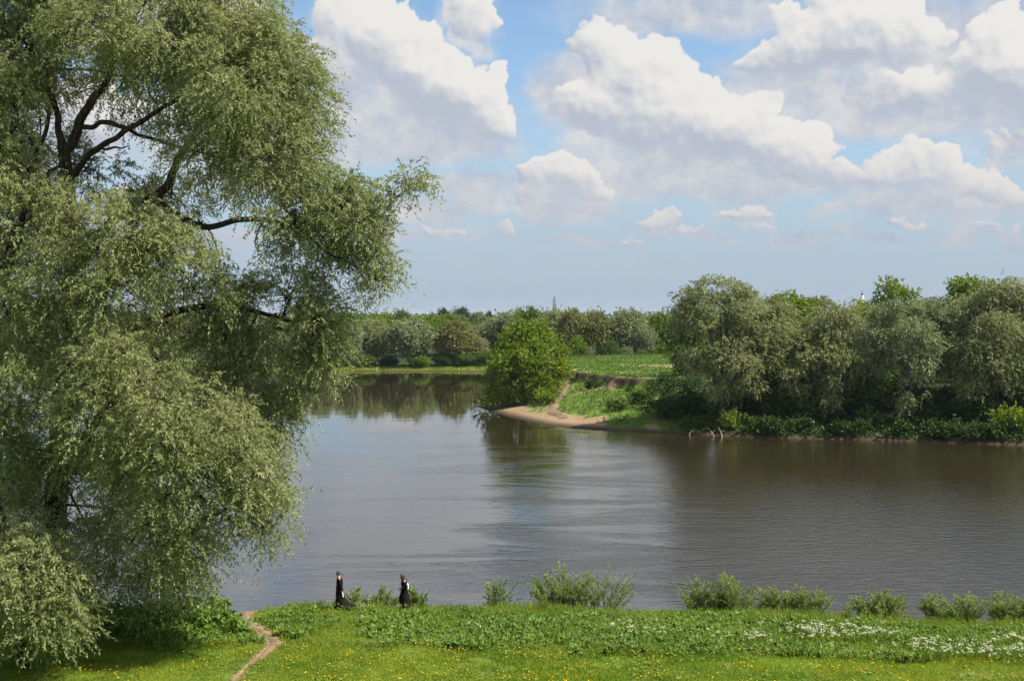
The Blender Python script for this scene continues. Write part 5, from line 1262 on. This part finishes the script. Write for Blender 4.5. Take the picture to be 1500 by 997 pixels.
RAD = 15500.0
HAZE = 4.5e-5
st_ = 0.00100
azs = np.arange(-0.64, 0.64, st_); els = np.arange(-0.012, 0.62, st_)
UU, VV = np.meshgrid(azs * 18, els * 18)
al, lt = clouds(UU, VV, UU[0, 1] - UU[0, 0], VV[1, 0] - VV[0, 0])
al = al * sstep(VV / 18, 0.0, 0.09) ** 0.5 * (1 - sstep(np.abs(UU / 18), 0.54, 0.62)) * (1 - sstep(VV / 18, 0.52, 0.60))
AZ, EL = UU / 18, VV / 18
Vs = np.stack([np.sin(AZ) * np.cos(EL), np.cos(AZ) * np.cos(EL), np.sin(EL)], -1) * RAD
idx = np.arange(AZ.size).reshape(AZ.shape)
Qs = np.stack([idx[:-1, :-1], idx[:-1, 1:], idx[1:, 1:], idx[1:, :-1]], -1).reshape(-1, 4)
m, b = new_mat('sky with clouds')
geo = b.n.new('ShaderNodeNewGeometry')
col, ez = clear_sky(b, b.v('NORMALIZE', geo.outputs['Position']))
ac = b.n.new('ShaderNodeAttribute'); ac.attribute_name = 'cloud_cover'
at = b.n.new('ShaderNodeAttribute'); at.attribute_name = 'cloud_light'
low = b.ss(ez, 0.16, 0.03)
lit = b.mix(low, (0.465, 0.455, 0.438), (0.372, 0.356, 0.358)); shd = b.mix(low, (0.268, 0.292, 0.342), (0.242, 0.275, 0.332))
em = b.n.new('ShaderNodeEmission'); em.inputs['Strength'].default_value = 1.0
b.put(em.inputs['Color'], b.mix(ac.outputs['Fac'], col, b.mix(at.outputs['Fac'], shd, lit)))  # sunlit and shaded cloud tones are painted in, not cast by the sun
mo_ = b.n.new('ShaderNodeOutputMaterial'); b.l.new(em.outputs[0], mo_.inputs[0])
m.cycles.emission_sampling = 'NONE'
tag(link('sky', mesh_data('sky', Vs, Qs, m, smooth=True, attrs={'cloud_cover': al.ravel(), 'cloud_light': lt.ravel()})), kind='structure')

hv = np.array([[(-7000, 7000)[i & 1], (-100, 12600)[(i >> 1) & 1], (-5, 60)[(i >> 2) & 1]] for i in range(8)], float)
m, b = new_mat('haze')
pv = b.n.new('ShaderNodeVolumePrincipled'); pv.inputs['Density'].default_value = HAZE; pv.inputs['Color'].default_value = (0.80, 0.88, 1.0, 1); pv.inputs['Anisotropy'].default_value = 0.2
ho = b.n.new('ShaderNodeOutputMaterial'); b.l.new(pv.outputs[0], ho.inputs['Volume'])
if HAZE > 0: tag(link('haze', mesh_data('haze', hv, [(0, 2, 3, 1), (4, 5, 7, 6), (0, 1, 5, 4), (2, 6, 7, 3), (0, 4, 6, 2), (1, 3, 7, 5)], m)), kind='stuff')
cam = bpy.data.cameras.new('camera'); co = bpy.data.objects.new('camera', cam); COL.objects.link(co)
cam.sensor_width = 36; cam.lens = F / 1500 * 36; cam.shift_y = -35.5 / 1500
cam.clip_start = 0.5; cam.clip_end = 30000
co.location = (0, 0, CAMZ); co.rotation_euler = (radians(90), 0, 0)
SC.camera = co
vs = SC.view_settings; vs.view_transform = 'Standard'; vs.look = 'None'; vs.exposure = 0.85; vs.gamma = 1.0; vs.use_curve_mapping = False
cy = SC.cycles
cy.max_bounces = 6; cy.diffuse_bounces = 3; cy.glossy_bounces = 2; cy.transmission_bounces = 3; cy.transparent_max_bounces = 4
cy.use_adaptive_sampling = True; cy.adaptive_threshold = 0.02; cy.use_denoising = True
cy.denoiser = 'OPENIMAGEDENOISE'; cy.denoising_input_passes = 'RGB_ALBEDO_NORMAL'; cy.denoising_prefilter = 'ACCURATE'
cy.sample_clamp_indirect = 6
print('faces', sum(len(m.polygons) for m in bpy.data.meshes))
